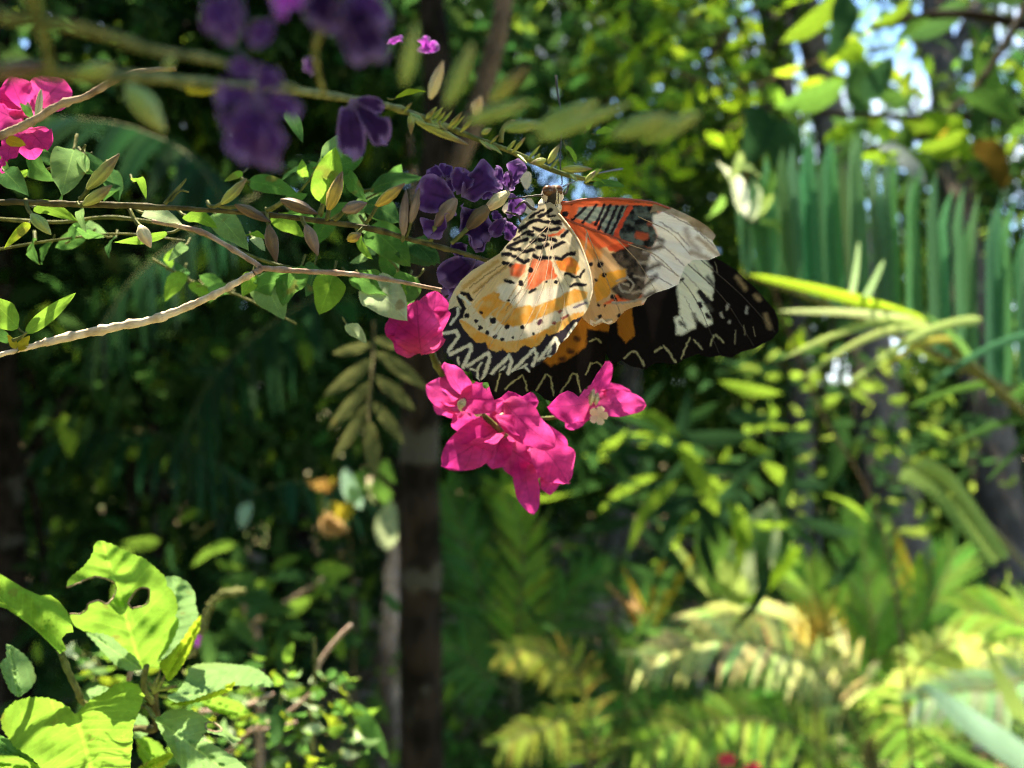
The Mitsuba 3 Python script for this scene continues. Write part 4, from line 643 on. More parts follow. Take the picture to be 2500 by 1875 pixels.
GRN, DRK, YGR, BLU, YEL, OLV = (.085, .17, .025), (.035, .085, .022), (.20, .33, .03), (.05, .13, .065), (.48, .36, .03), (.15, .18, .05)
def cloud(parent, centres, radii, n, L, base, seed, var=.3, rare=YGR, share=.06, flat=.55, name='crown', asp=.42, shell=.45, kind='stuff', label=None):
    """A crown: n leaves through the volume of some clumps."""
    q = np.random.default_rng(seed)
    centres, radii = np.asarray(centres, float), np.asarray(radii, float).reshape(len(centres), -1) * np.ones((1, 3))
    w = radii.prod(1) ** (2 / 3); k = q.choice(len(centres), n, p=w / w.sum())
    u = unit(q.standard_normal((n, 3))); r = q.random((n, 1)) ** shell
    c = centres[k] + u * radii[k] * r
    t = unit(u * .7 + q.standard_normal((n, 3)) * .7 + np.array([0, 0, -.25]))
    nr = unit(np.array([0, 0, flat * 1.6]) + q.standard_normal((n, 3)) * .7)
    Ls = L * (.6 + .8 * q.random(n))
    v, f = leaf_cloud(c, t, nr, Ls, Ls * asp * (.8 + .4 * q.random(n)))
    col = tints(n, base, var, rare, share, seed) * (.75 + .5 * meshkit.noise(centres * 3.1, seed)[k][:, None])
    return part(parent, name, (v, f), 'leaf_far', False, color=np.repeat(col, 6, 0), kind=kind, label=label)
def tree(name, label, cat, x, y, h, r, n, L, base, seed, bark='bark_grey', tr=.12, lean=(0, 0), first=.35, clumps=16, group=None, rare=YGR, share=.06, squash=.8, limbs=7, crown_z=None, asp=.42):
    t = thing(name, label, cat, group); q = np.random.default_rng(seed + 50)
    z0 = float(ground_z(np.array([x]), np.array([y]))[0]) - .05
    top = np.array([x + lean[0], y + lean[1], z0 + h])
    base_ = np.array([x, y, z0]); mid = base_ * .5 + top * .5 + np.array([q.uniform(-.1, .1), q.uniform(-.1, .1), 0]) * h * .3
    tk = spline([base_, mid, top], 40)
    part(t, 'trunk', tube(tk, np.linspace(tr * 1.15, tr * .3, 40) * (1 + .5 * np.exp(-np.arange(40) / 1.5)), 14, curve=False, rough=.14, seed=seed), bark)
    cz = z0 + h * (first + 1) / 2 if crown_z is None else crown_z
    C = []
    for i in range(clumps):
        u = unit(q.standard_normal(3)) * q.random() ** .4
        C.append([x + lean[0] * .7 + u[0] * r, y + lean[1] * .7 + u[1] * r, cz + u[2] * (h * (1 - first) / 2) * squash])
    C = np.array(C)
    bs = []
    for i in range(min(limbs, clumps)):
        j = int(np.clip((C[i, 2] - z0) / h * 40 - 8, 10, 36)); p0 = tk[j]
        bs.append(tube([p0, (p0 * .5 + C[i] * .5) + np.array([0, 0, .06 * h]), C[i]], [tr * .42, tr * .12], 7, 12, .1, i))
    for m in bs: part(t, 'limb', m, bark)
    cloud(t, C, r * q.uniform(.28, .5, (clumps, 1)) * np.array([[1, 1, .75]]), n, L, base, seed, rare=rare, share=share, asp=asp)
    return t
def gpos(px, d): return (px - 1106) / 2212 * FX * d, d
def gpt(px, d): x, y = gpos(px, d); return np.array([x, y, float(ground_z(np.array([x]), np.array([y]))[0])])

# the slim dark tree behind the bougainvillea
t = thing('slender_tree', 'slim dark tree trunk standing behind the pink bracts, centre of the picture', 'tree')
p0 = gpt(912, 1.5) - [0, 0, .05]
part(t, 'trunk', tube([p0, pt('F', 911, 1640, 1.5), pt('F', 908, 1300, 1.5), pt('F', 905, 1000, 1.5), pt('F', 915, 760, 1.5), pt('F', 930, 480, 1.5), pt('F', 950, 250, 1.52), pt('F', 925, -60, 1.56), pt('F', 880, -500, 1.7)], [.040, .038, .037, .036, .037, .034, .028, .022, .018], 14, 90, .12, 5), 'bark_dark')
part(t, 'limb', tube([pt('F', 935, 430, 1.51), pt('F', 1000, 320, 1.52), pt('F', 1050, 170, 1.53), pt('F', 1092, -20, 1.55), pt('F', 1160, -500, 1.6)], [.024, .021, .019, .017, .013], 10, 40, .12, 6), 'bark_brown')
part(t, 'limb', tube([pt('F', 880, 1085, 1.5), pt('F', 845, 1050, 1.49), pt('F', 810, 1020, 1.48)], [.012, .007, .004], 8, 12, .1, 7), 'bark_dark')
cr = [pt('F', 880, -560, 1.7), pt('F', 700, -480, 1.9), pt('F', 1150, -620, 1.7), pt('F', 1000, -800, 2.0), pt('F', 500, -620, 1.8)]
cloud(t, cr, [.28, .3, .28, .34, .3], 2600, .07, DRK, 21)

# background trees
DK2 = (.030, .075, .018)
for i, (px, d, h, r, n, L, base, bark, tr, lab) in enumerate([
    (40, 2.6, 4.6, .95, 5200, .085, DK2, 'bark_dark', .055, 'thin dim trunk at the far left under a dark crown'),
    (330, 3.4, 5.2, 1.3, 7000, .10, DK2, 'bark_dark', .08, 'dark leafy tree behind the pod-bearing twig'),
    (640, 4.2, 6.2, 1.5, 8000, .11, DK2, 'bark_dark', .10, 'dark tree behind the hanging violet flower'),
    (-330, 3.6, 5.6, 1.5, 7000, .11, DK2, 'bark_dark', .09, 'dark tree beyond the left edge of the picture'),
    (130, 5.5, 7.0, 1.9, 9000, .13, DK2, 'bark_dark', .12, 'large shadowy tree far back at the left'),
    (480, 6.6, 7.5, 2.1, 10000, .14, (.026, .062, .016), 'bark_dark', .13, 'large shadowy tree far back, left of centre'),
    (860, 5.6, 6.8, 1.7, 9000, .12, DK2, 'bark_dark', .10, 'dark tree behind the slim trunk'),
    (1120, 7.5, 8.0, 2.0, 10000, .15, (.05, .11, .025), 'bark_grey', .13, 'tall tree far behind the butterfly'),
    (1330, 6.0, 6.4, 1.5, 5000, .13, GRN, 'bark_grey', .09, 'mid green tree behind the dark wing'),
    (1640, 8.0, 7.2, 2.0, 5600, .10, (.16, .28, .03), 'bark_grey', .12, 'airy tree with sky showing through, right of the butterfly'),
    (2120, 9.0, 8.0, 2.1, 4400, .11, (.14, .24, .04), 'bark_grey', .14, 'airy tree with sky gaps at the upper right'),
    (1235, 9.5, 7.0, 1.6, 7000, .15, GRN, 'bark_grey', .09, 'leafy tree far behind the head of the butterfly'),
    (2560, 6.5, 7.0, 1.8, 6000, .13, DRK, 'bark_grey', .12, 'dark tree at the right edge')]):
    x, y = gpos(px, d)
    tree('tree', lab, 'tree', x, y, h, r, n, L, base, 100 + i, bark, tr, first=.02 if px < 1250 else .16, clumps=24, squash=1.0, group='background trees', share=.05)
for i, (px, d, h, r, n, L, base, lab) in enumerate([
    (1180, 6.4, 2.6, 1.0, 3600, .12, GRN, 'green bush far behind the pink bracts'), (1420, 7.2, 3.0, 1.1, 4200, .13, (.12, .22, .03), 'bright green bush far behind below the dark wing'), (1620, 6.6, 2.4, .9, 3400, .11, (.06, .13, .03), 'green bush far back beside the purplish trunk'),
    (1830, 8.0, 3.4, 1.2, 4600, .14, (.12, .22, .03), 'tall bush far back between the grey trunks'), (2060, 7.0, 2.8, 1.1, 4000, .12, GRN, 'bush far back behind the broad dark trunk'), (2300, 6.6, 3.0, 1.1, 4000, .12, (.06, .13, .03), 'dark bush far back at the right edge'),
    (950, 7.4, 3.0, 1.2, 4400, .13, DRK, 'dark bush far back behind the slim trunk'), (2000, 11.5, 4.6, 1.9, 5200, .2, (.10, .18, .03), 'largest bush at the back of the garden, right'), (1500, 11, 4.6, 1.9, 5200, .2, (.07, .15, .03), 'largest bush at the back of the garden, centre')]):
    x, y = gpos(px, d)
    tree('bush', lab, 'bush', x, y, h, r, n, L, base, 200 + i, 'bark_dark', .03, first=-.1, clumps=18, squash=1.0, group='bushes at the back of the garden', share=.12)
# unseen trees added round the viewer to cut the sky light from behind
for i, (x, y, h, r, lab) in enumerate([(-2.6, -3.2, 7.5, 2.6, 'unseen shade tree added behind the viewer on the left'), (1.6, -3.8, 8.0, 2.8, 'unseen shade tree added behind the viewer'), (4.6, -1.6, 7.5, 2.4, 'unseen shade tree added to the right of the viewer'), (-4.4, .2, 7.0, 2.2, 'unseen shade tree added to the left of the viewer'), (-.4, -7.0, 9.0, 3.2, 'tall unseen shade tree added further behind the viewer')]):
    tree('shade_tree', lab, 'tree', x, y, h, r, 4200, .24, DRK, 300 + i, 'bark_dark', .16, first=.12, clumps=26, squash=1.0)
# thick grey trunks on the right with crowns above the frame
for px, d, tr, h, lab, lean, sd in [(1985, 4.2, .135, 6.5, 'thick grey tree trunk at the right, lit in patches', (-.35, 2.2), 31), (1735, 5.4, .095, 6.8, 'purplish grey trunk right of the dark wing', (.2, 2.0), 32), (2190, 5.6, .15, 7.0, 'broad dark trunk near the right edge', (.5, 2.2), 33)]:
    x, y = gpos(px, d)
    tree('grey_tree', lab, 'tree', x, y, h, 1.2, 1500, .13, DRK, 400 + sd, 'bark_grey', tr, lean, first=.62, clumps=12)
x, y = gpos(838, 3.0)
t = thing('pale_tree', 'pale sunlit trunk just left of the slim dark trunk', 'tree')
z0 = gpt(838, 3.0)
part(t, 'trunk', tube([z0 - [0, 0, .05], pt('F', 842, 1560, 3.0), pt('F', 840, 1400, 3.0), pt('F', 848, 1250, 3.0), pt('F', 862, 1130, 3.02), pt('F', 892, 1000, 3.05), pt('F', 905, 780, 3.1), pt('F', 900, 500, 3.2), pt('F', 860, 100, 3.4)], [.040, .036, .032, .028, .026, .024, .02, .018, .015], 12, 60, .3, 8), 'bark_pale')
cloud(t, [pt('F', 760, 60, 3.4), pt('F', 640, 160, 3.5), pt('F', 860, 180, 3.3), pt('F', 740, -160, 3.5)], [.4, .4, .36, .5], 2600, .09, DRK, 44)

# ------------------------------------------------------------------ palms and fronds
def frond(parent, pts, n, LL, W, col, ang=55, lift=.35, droop=.25, single=False, bsdf='leaf_far', rw=.006, seed=0, taper=.35, sides=(-1, 1), rare=None, share=.05, up=(0, 0, 1), label=None, rachis='stem_green', segs=False, start=.12):
    k = numbered(parent + '__frond')
    if label: labels[k] = {'label': label}
    q = np.random.default_rng(seed + 77)
    p = spline(pts, 60); t = unit(np.gradient(p, axis=0))
    sd = unit(np.cross(t, np.asarray(up, float))); nm = np.cross(sd, t)
    part(k, 'rachis', tube(p, np.linspace(rw, rw * .3, 60), 7, curve=False), rachis)
    B, D, Nn, Ls = [], [], [], []
    for i in range(n):
        s = start + (1 - start) * (i + .5) / n; j = int(s * 59)
        for e in sides:
            a = math.radians(ang * (1.15 - .55 * s) + q.normal() * 4)
            d = t[j] * math.cos(a) + (sd[j] * e * math.cos(lift) + nm[j] * math.sin(lift)) * math.sin(a)
            L = LL * (1 - taper * abs(2 * s - .8) ** 1.6) * q.uniform(.88, 1.1)
            B.append(p[j]); D.append(unit(d)); Nn.append(nm[j] - sd[j] * e * .3); Ls.append(L)
    B, D, Nn, Ls = map(np.array, (B, D, Nn, Ls))
    C = tints(len(B), col, .16, rare, share, seed)
    if single:
        for i in range(len(B)):
            s = unit(np.cross(D[i], Nn[i])); u = np.linspace(0, 1, 8)[:, None]
            mid = B[i] + D[i] * Ls[i] * u + np.array([0, 0, -1.0]) * droop * Ls[i] * u ** 2.4
            w = W * .5 * np.minimum(1, u * 8 + .4) * (1 - u ** 3) ** .7
            nn = np.cross(s, D[i])
            v = np.concatenate([mid - s * w + nn * w * .35, mid, mid + s * w + nn * w * .35]); a = np.arange(7)
            f = np.vstack([np.stack(z, 1) for z in ((a, a + 8, a + 9), (a, a + 9, a + 1), (a + 8, a + 16, a + 17), (a + 8, a + 17, a + 9))])
            part(k, 'leaflet', (v, f), bsdf, True, color=np.repeat(C[i:i + 1], 24, 0))
    else:
        s = unit(np.cross(D, Nn)); us = np.linspace(0, 1, 5); V = []
        for u in us:
            mid = B + D * Ls[:, None] * u + np.array([0, 0, -1.0]) * (droop * Ls * u ** 2.2)[:, None]; w = W * .5 * min(1, u * 6 + .4) * (1 - u ** 2.5)
            V += [mid - s * w, mid + s * w]
        V = np.stack(V, 1); f = np.array([x for i in range(4) for x in ((2 * i, 2 * i + 1, 2 * i + 3), (2 * i, 2 * i + 3, 2 * i + 2))])
        part(k, 'leaflet', (V.reshape(-1, 3), (f[None] + 10 * np.arange(len(V))[:, None, None]).reshape(-1, 3)), bsdf, True, color=np.repeat(C, 10, 0), kind='stuff')
    return k
# blue-green frond at the right: its leaflets stand up like a comb
cb = thing('palm', 'blue-green palm frond with comb-like upright leaflets at the right edge', 'palm')
rach = [pt('F', 2700, 1060, .95), pt('F', 2420, 935, .92), pt('F', 2200, 850, .9), pt('F', 1980, 745, .88), pt('F', 1780, 655, .86), pt('F', 1600, 590, .84)]
p = spline(rach, 60)
part(cb, 'rachis', tube(p, np.linspace(.006, .002, 60), 8, curve=False), 'stem_green')
xs = np.linspace(.03, .99, 40); q = np.random.default_rng(5)
CBC = tints(80, (.10, .25, .11), .10, None, 0, 3)
for i, s in enumerate(xs):
    b0 = p[int(s * 59)]
    for row in range(2):
        if row and i % 2 == 0 and i < 26: continue
        L = (.20 if s < .75 else .20 - .10 * (s - .75) / .25) * q.uniform(.92, 1.05) * (1 if row == 0 else .9)
        lean = np.array([.16 * (.55 - s) - .02 * row + q.normal() * .013, .05 + .05 * row, 1.0])
        tip = b0 + unit(lean) * L * 1.0
        w = .0150 * q.uniform(.8, 1.15); u = np.linspace(0, 1, 9)[:, None]
        sidev = unit(np.array([1, .35 + .2 * q.normal(), 0]))
        mid = b0 + (tip - b0) * u + np.array([.035, 0, -.012]) * np.clip(u - .8, 0, 1) * 5 * (1 - s) * q.uniform(.3, 1)
        ww = w * .5 * np.minimum(1, u * 5 + .45) * (1 - u ** 5) ** .8
        nn = np.cross(sidev, [0, 0, 1])
        v = np.concatenate([mid - sidev * ww + nn * ww * .3, mid, mid + sidev * ww + nn * ww * .3]); a = np.arange(8)
        f = np.vstack([np.stack(z, 1) for z in ((a, a + 9, a + 10), (a, a + 10, a + 1), (a + 9, a + 18, a + 19), (a + 9, a + 19, a + 10))])
        part(cb, 'leaflet', (v, f), 'leaf_far', True, color=np.repeat(CBC[(i * 2 + row) % 80][None], 27, 0))
# light green strap leaves in front of it
yf = thing('palm', 'bright yellow-green arching palm frond below the blue-green comb', 'palm')
part(yf, 'rachis', tube([pt('F', 2420, 1060, .87), pt('F', 2210, 890, .83), pt('F', 2100, 790, .80), pt('F', 1985, 695, .77), pt('F', 1800, 640, .745)], [.0042, .004, .0035, .002], 8, 40), 'stem_green')
for i, (base, tip, w, d, c, sb, roll) in enumerate([((2000, 700), (1615, 592), 44, .92, (.34, .52, .03), .03, 20), ((1980, 695), (1680, 672), 30, .9, (.40, .50, .22), .04, 20), ((2000, 700), (1690, 775), 30, .9, (.34, .46, .14), .10, 15), ((2030, 715), (1735, 815), 30, .89, (.38, .50, .16), .12, 10), ((2120, 690), (1825, 835), 34, .9, (.36, .50, .16), .10, 10), ((2060, 735), (1900, 800), 26, .92, (.40, .40, .08), .10, 10), ((2290, 720), (2000, 835), 34, .95, (.06, .18, .09), .10, 10), ((1860, 660), (1910, 560), 26, .92, (.24, .38, .16), .05, 20), ((1835, 650), (1855, 520), 22, .92, (.26, .40, .18), .05, 10), ((2100, 790), (2000, 680), 26, .95, (.10, .22, .05), .05, 20), ((2180, 870), (2300, 760), 40, 1., (.06, .15, .03), .05, 20), ((2150, 830), (1960, 880), 30, .98, (.07, .16, .03), .08, 20), ((2230, 900), (2050, 960), 34, 1., (.05, .12, .03), .08, 20), ((2250, 920), (2130, 1040), 34, 1., (.05, .12, .03), .08, 20), ((2270, 940), (2300, 820), 40, 1., (.07, .16, .03), .05, 30)]):
    v, f, uv = blade(pt('F', *base, d * .83 + .015), pt('F', *tip, d * .83 - .03), size('F', w * .72, d * .83), roll=roll, fold=.25, prof='strap', n=14, m=2, side_bend=sb if base[0] > tip[0] else 0, bend=.06, seed=i)
    part(yf, 'leaflet', (v, f), 'leaf_far', True, color=np.repeat([c], len(v), 0))
# olive pinnate leaf hanging by the slim trunk
pv = thing('hanging_vine', 'olive pinnate leaf hanging left of the slim dark trunk', 'vine')
rp = [pt('R6', 690, -40, .52), pt('R6', 690, 120, .52), pt('R6', 680, 260, .51), pt('R6', 665, 420, .505), pt('R6', 665, 520, .50)]
part(pv, 'rachis', tube(rp, [.0012, .0008], 6, 24), 'stem_olive')
for base, tip, w in [((690, 170), (420, 375), 105), ((680, 290), (445, 555), 105), ((670, 400), (470, 715), 90), ((665, 500), (700, 810), 120), ((700, 260), (915, 450), 100), ((690, 400), (855, 630), 95), ((700, 130), (980, 330), 105), ((680, 90), (470, 140), 80), ((700, 60), (860, 120), 70)]:
    leaf(pv, 'R6', base, tip, w, .51, 8, name='leaflet', prof='lance', roll=10 + w % 7, fold=.2, bend=.06, d2=.50)
# dark ferny fronds hanging in the left background
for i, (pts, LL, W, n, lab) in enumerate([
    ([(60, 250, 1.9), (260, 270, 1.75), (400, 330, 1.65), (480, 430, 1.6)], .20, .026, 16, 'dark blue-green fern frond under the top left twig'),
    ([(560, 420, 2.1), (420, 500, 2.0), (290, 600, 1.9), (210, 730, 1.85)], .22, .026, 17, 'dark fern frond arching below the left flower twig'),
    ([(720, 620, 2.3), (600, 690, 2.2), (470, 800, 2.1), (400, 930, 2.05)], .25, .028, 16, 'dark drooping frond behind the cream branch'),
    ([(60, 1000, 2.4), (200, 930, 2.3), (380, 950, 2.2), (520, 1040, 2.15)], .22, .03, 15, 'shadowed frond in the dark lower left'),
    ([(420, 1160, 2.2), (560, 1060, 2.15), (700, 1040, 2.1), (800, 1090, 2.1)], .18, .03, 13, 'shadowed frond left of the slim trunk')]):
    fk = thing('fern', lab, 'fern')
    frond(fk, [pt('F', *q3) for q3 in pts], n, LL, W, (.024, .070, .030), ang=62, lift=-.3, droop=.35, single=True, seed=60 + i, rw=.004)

# palms of the lower right
def palm(label, px, d, specs, W, col, seed, group=None, name='palm', z=.25, LL=.32, n=34, **k):
    t = thing(name, label, 'palm', group); b0 = gpt(px, d)
    st = b0 + [0, 0, z]
    part(t, 'stem', tube([b0 - [0, 0, .05], b0 + [0, 0, z * .5], st], [.035, .03, .02], 10, 12, .2, seed), 'stem_olive')
    for i, (ex, ey, ez, up_) in enumerate(specs):           # frond tip and arch height relative to the stem
        tip = np.array([ex, ey, ez]); mid = st * .45 + tip * .55 + [0, 0, up_]
        frond(t, [st, st * .75 + mid * .25 + [0, 0, up_ * .25], mid, tip], n, LL, W, col[i % len(col)], seed=seed * 10 + i, rw=.009, **k)
    return t
A = lambda x, y, d: tuple(pt('F', x, y, d))
def palm2(label, px, d, z, fronds, seed):
    t = thing('palm', label, 'palm'); b0 = gpt(px, d)
    part(t, 'stem', tube([b0 - [0, 0, .05], b0 + [0, .01, z * .5], b0 + [0, 0, z]], [.04, .03, .02], 10, 12, .2, seed), 'stem_olive')
    for i, (pts, LL, W, n, col, ang, lift, droop) in enumerate(fronds):
        P3 = [b0 + [0, 0, z * .8]] + [pt('F', *q3) for q3 in pts]
        frond(t, P3, n, LL, W, col, ang=ang, lift=lift, droop=droop, seed=seed * 10 + i, rw=.006, up=(0, -.8, .6), start=.2)
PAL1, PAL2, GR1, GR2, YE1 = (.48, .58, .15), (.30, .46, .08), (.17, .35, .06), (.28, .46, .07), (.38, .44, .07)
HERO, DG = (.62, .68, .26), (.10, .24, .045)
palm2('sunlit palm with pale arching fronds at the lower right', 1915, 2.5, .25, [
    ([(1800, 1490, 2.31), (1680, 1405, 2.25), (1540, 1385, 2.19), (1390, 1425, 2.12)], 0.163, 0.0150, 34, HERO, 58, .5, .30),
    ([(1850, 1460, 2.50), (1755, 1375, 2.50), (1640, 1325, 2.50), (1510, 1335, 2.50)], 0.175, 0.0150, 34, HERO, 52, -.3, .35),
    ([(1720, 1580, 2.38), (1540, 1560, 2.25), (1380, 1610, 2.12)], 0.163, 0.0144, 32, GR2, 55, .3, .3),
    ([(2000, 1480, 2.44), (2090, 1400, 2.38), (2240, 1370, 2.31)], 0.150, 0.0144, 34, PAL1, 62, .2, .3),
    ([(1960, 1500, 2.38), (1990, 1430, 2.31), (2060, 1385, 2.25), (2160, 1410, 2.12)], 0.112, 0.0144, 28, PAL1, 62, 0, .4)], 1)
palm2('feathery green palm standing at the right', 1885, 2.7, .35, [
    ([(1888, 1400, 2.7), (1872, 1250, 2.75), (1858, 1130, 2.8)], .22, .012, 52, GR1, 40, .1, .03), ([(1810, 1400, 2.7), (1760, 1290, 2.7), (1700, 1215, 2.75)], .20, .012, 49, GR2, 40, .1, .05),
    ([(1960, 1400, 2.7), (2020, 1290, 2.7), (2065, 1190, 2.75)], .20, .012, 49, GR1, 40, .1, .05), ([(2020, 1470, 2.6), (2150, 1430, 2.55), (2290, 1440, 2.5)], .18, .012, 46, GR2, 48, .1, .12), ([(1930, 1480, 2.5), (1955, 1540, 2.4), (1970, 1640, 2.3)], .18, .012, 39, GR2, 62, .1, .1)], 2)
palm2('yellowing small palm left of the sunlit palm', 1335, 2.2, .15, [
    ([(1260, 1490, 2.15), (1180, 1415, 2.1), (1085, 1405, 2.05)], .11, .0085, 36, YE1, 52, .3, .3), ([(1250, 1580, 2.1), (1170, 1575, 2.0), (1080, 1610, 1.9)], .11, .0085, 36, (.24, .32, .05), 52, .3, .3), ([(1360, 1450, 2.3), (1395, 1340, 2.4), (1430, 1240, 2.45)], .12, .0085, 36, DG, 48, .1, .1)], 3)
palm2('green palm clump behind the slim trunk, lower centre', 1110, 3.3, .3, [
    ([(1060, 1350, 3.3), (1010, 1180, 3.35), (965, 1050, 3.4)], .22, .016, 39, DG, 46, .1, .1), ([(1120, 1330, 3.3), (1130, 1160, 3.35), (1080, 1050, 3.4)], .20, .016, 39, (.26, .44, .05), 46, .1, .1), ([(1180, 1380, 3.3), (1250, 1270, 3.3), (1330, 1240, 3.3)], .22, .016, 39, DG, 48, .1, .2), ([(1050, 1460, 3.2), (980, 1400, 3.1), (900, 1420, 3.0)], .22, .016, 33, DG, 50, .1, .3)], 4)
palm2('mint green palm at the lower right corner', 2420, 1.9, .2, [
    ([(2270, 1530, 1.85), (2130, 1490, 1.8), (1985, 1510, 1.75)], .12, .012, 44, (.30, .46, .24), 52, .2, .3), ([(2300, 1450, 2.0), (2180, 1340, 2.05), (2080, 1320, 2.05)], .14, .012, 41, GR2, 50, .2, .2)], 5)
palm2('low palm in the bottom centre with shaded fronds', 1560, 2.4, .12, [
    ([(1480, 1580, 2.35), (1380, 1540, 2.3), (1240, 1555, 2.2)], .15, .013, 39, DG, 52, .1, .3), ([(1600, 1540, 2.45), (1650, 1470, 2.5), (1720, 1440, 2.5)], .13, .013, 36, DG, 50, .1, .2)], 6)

def bladeplant(name, label, cat, lst, ident_cols, prof='lance', stem_px=None, d0=2.4, bsdf='leaf_far', group=None, stem_mat='stem_olive', rs=.0035, lname='leaf'):
    """A plant with a few single leaves: (base, tip, width, distance, colour, roll)."""
    t = thing(name, label, cat, group)
    if stem_px:
        g0 = gpt(stem_px[0][0], d0) - [0, 0, .04]
        part(t, 'stem', tube([g0] + [pt('F', x, y, d0) for x, y in stem_px], [rs, rs * .5], 7, 20, .1, 3), stem_mat)
    for i, (base, tip, w, d, col, roll) in enumerate(lst):
        v, f, uv = blade(pt('F', *base, d), pt('F', *tip, d + (.06 if name == 'light_spot_leaf' else -.03)), size('F', w, d), roll=roll, bend=.08, fold=.15, prof=prof, n=8, m=2, wave=.05, seed=i)
        c = np.asarray(ident_cols[col]) * (.85 + .3 * meshkit.noise(v * 60, i)[:, None])
        part(t, lname, (v, f), bsdf, True, color=c)
    return t
COLS = {'y': (.36, .32, .03), 'o': (.30, .19, .05), 'g': (.12, .26, .04), 'l': (.30, .42, .10), 'w': (.62, .68, .52), 'b': (.30, .36, .38), 'd': (.03, .085, .03), 'k': (.10, .07, .012), 'v': (.20, .36, .02), 'm': (.30, .50, .34), 'p': (.40, .50, .26), 't': (.42, .28, .12)}
bladeplant('young_palm', 'young plant with two upright pleated pale leaves above the sunlit palm', 'palm', [((1580, 1300), (1672, 1080), 130, 2.5, 'p', 15), ((1560, 1290), (1500, 1090), 120, 2.5, 'g', -25), ((1590, 1310), (1730, 1180), 70, 2.5, 'v', 30), ((1560, 1310), (1400, 1090), 30, 2.45, 'l', 20), ((1600, 1310), (1560, 1200), 80, 2.46, 'l', 10)], COLS, 'lance', [(1580, 1650), (1580, 1420), (1578, 1300)], 2.5)
bladeplant('croton', 'small orange-yellow leaved plant left of the young palm', 'shrub', [((1400, 1330), (1345, 1225), 16, 2.2, 'y', 10), ((1400, 1330), (1440, 1195), 20, 2.2, 'y', 25), ((1390, 1360), (1340, 1290), 20, 2.2, 'o', 0), ((1410, 1360), (1500, 1195), 26, 2.2, 'y', 30), ((1400, 1340), (1360, 1250), 22, 2.2, 't', 40), ((1405, 1320), (1480, 1240), 26, 2.2, 'l', 20), ((1380, 1400), (1310, 1340), 24, 2.2, 'g', 20), ((1400, 1320), (1340, 1400), 26, 2.15, 'g', 30), ((1385, 1320), (1310, 1260), 18, 2.2, 't', 30), ((1410, 1330), (1420, 1230), 18, 2.2, 'o', 50)], COLS, 'lance', [(1400, 1650), (1400, 1500), (1398, 1330)], 2.2)
fan = thing('fan_palm', 'small yellow fan-shaped palm leaf between the lower right palms', 'palm')
c0 = pt('F', 1760, 1390, 2.3); part(fan, 'stem', tube([gpt(1760, 2.3) - [0, 0, .04], pt('F', 1765, 1600, 2.3), c0], [.006, .004], 7, 16), 'stem_green')
for i in range(15):
    a = math.radians(20 + i * 10.5); tip = pt('F', 1760 + 84 * math.cos(a), 1390 - 110 * math.sin(a), 2.3 - .03 * math.sin(a * 3))
    v, f, uv = blade(c0, tip, .014, roll=25 * (-1) ** i, prof='strap', n=5, m=1); part(fan, 'segment', (v, f), 'leaf_far', True, color=np.repeat([[.46, .34, .06]], len(v), 0) * (.8 + .04 * i))
bladeplant('yellow_leafed_shrub', 'shrub with yellow leaves in front of the grey trunks', 'shrub', [((1960, 1300), (1935, 1140), 40, 2.9, 'y', 10), ((1990, 1320), (2040, 1180), 50, 2.9, 'y', 20), ((2000, 1300), (2090, 1210), 40, 2.9, 'v', 20), ((2010, 1330), (2060, 1280), 60, 2.9, 'y', 0), ((1980, 1280), (1990, 1190), 44, 2.9, 'v', 30), ((1970, 1310), (1910, 1250), 40, 2.9, 'v', 30), ((2020, 1340), (2000, 1230), 44, 2.9, 'y', 40)], COLS, 'ovate', [(2000, 1650), (1990, 1450), (1985, 1290)], 2.9)
cy = thing('arching_frond_plant', 'arching light green frond with a row of rounded leaflets before the dark trunk', 'fern')
rr_ = [pt('F', 2330, 1480, 2.6), pt('F', 2230, 1250, 2.5), pt('F', 2120, 1120, 2.4), pt('F', 2030, 1040, 2.4), pt('F', 1970, 1010, 2.4)][::-1]
rq = spline([gpt(2400, 2.6)] + rr_[::-1], 60); part(cy, 'rachis', tube(rq, np.linspace(.008, .003, 60), 7, curve=False), 'stem_green')
rq = spline([pt('F', 1975, 1010, 2.4), pt('F', 2030, 1045, 2.4), pt('F', 2090, 1120, 2.4), pt('F', 2150, 1200, 2.42)], 20)
for i, b0 in enumerate(rq):
    for e in (-1, 1):
        tip = b0 + np.array([-.055 if e < 0 else .045, -.03, -.035 if e < 0 else .02]) * (1 - .02 * i)
        v, f, uv = blade(b0, tip, .034, roll=20 * e, prof='ellip', n=5, m=1); part(cy, 'leaflet', (v, f), 'leaf_far', True, color=np.repeat([[.26, .40, .10]], len(v), 0))
bladeplant('strap_leaf_plant', 'long pale mint blade leaning across the bottom right corner', 'plant', [((2290, 1690), (1985, 1470), 80, 1.7, 'm', 10), ((2300, 1700), (2120, 1380), 50, 1.8, 'l', 30), ((2300, 1700), (1960, 1560), 46, 1.75, 'g', 40)], COLS, 'lance', [(2300, 1900), (2300, 1750), (2295, 1690)], 1.75, rs=.012)
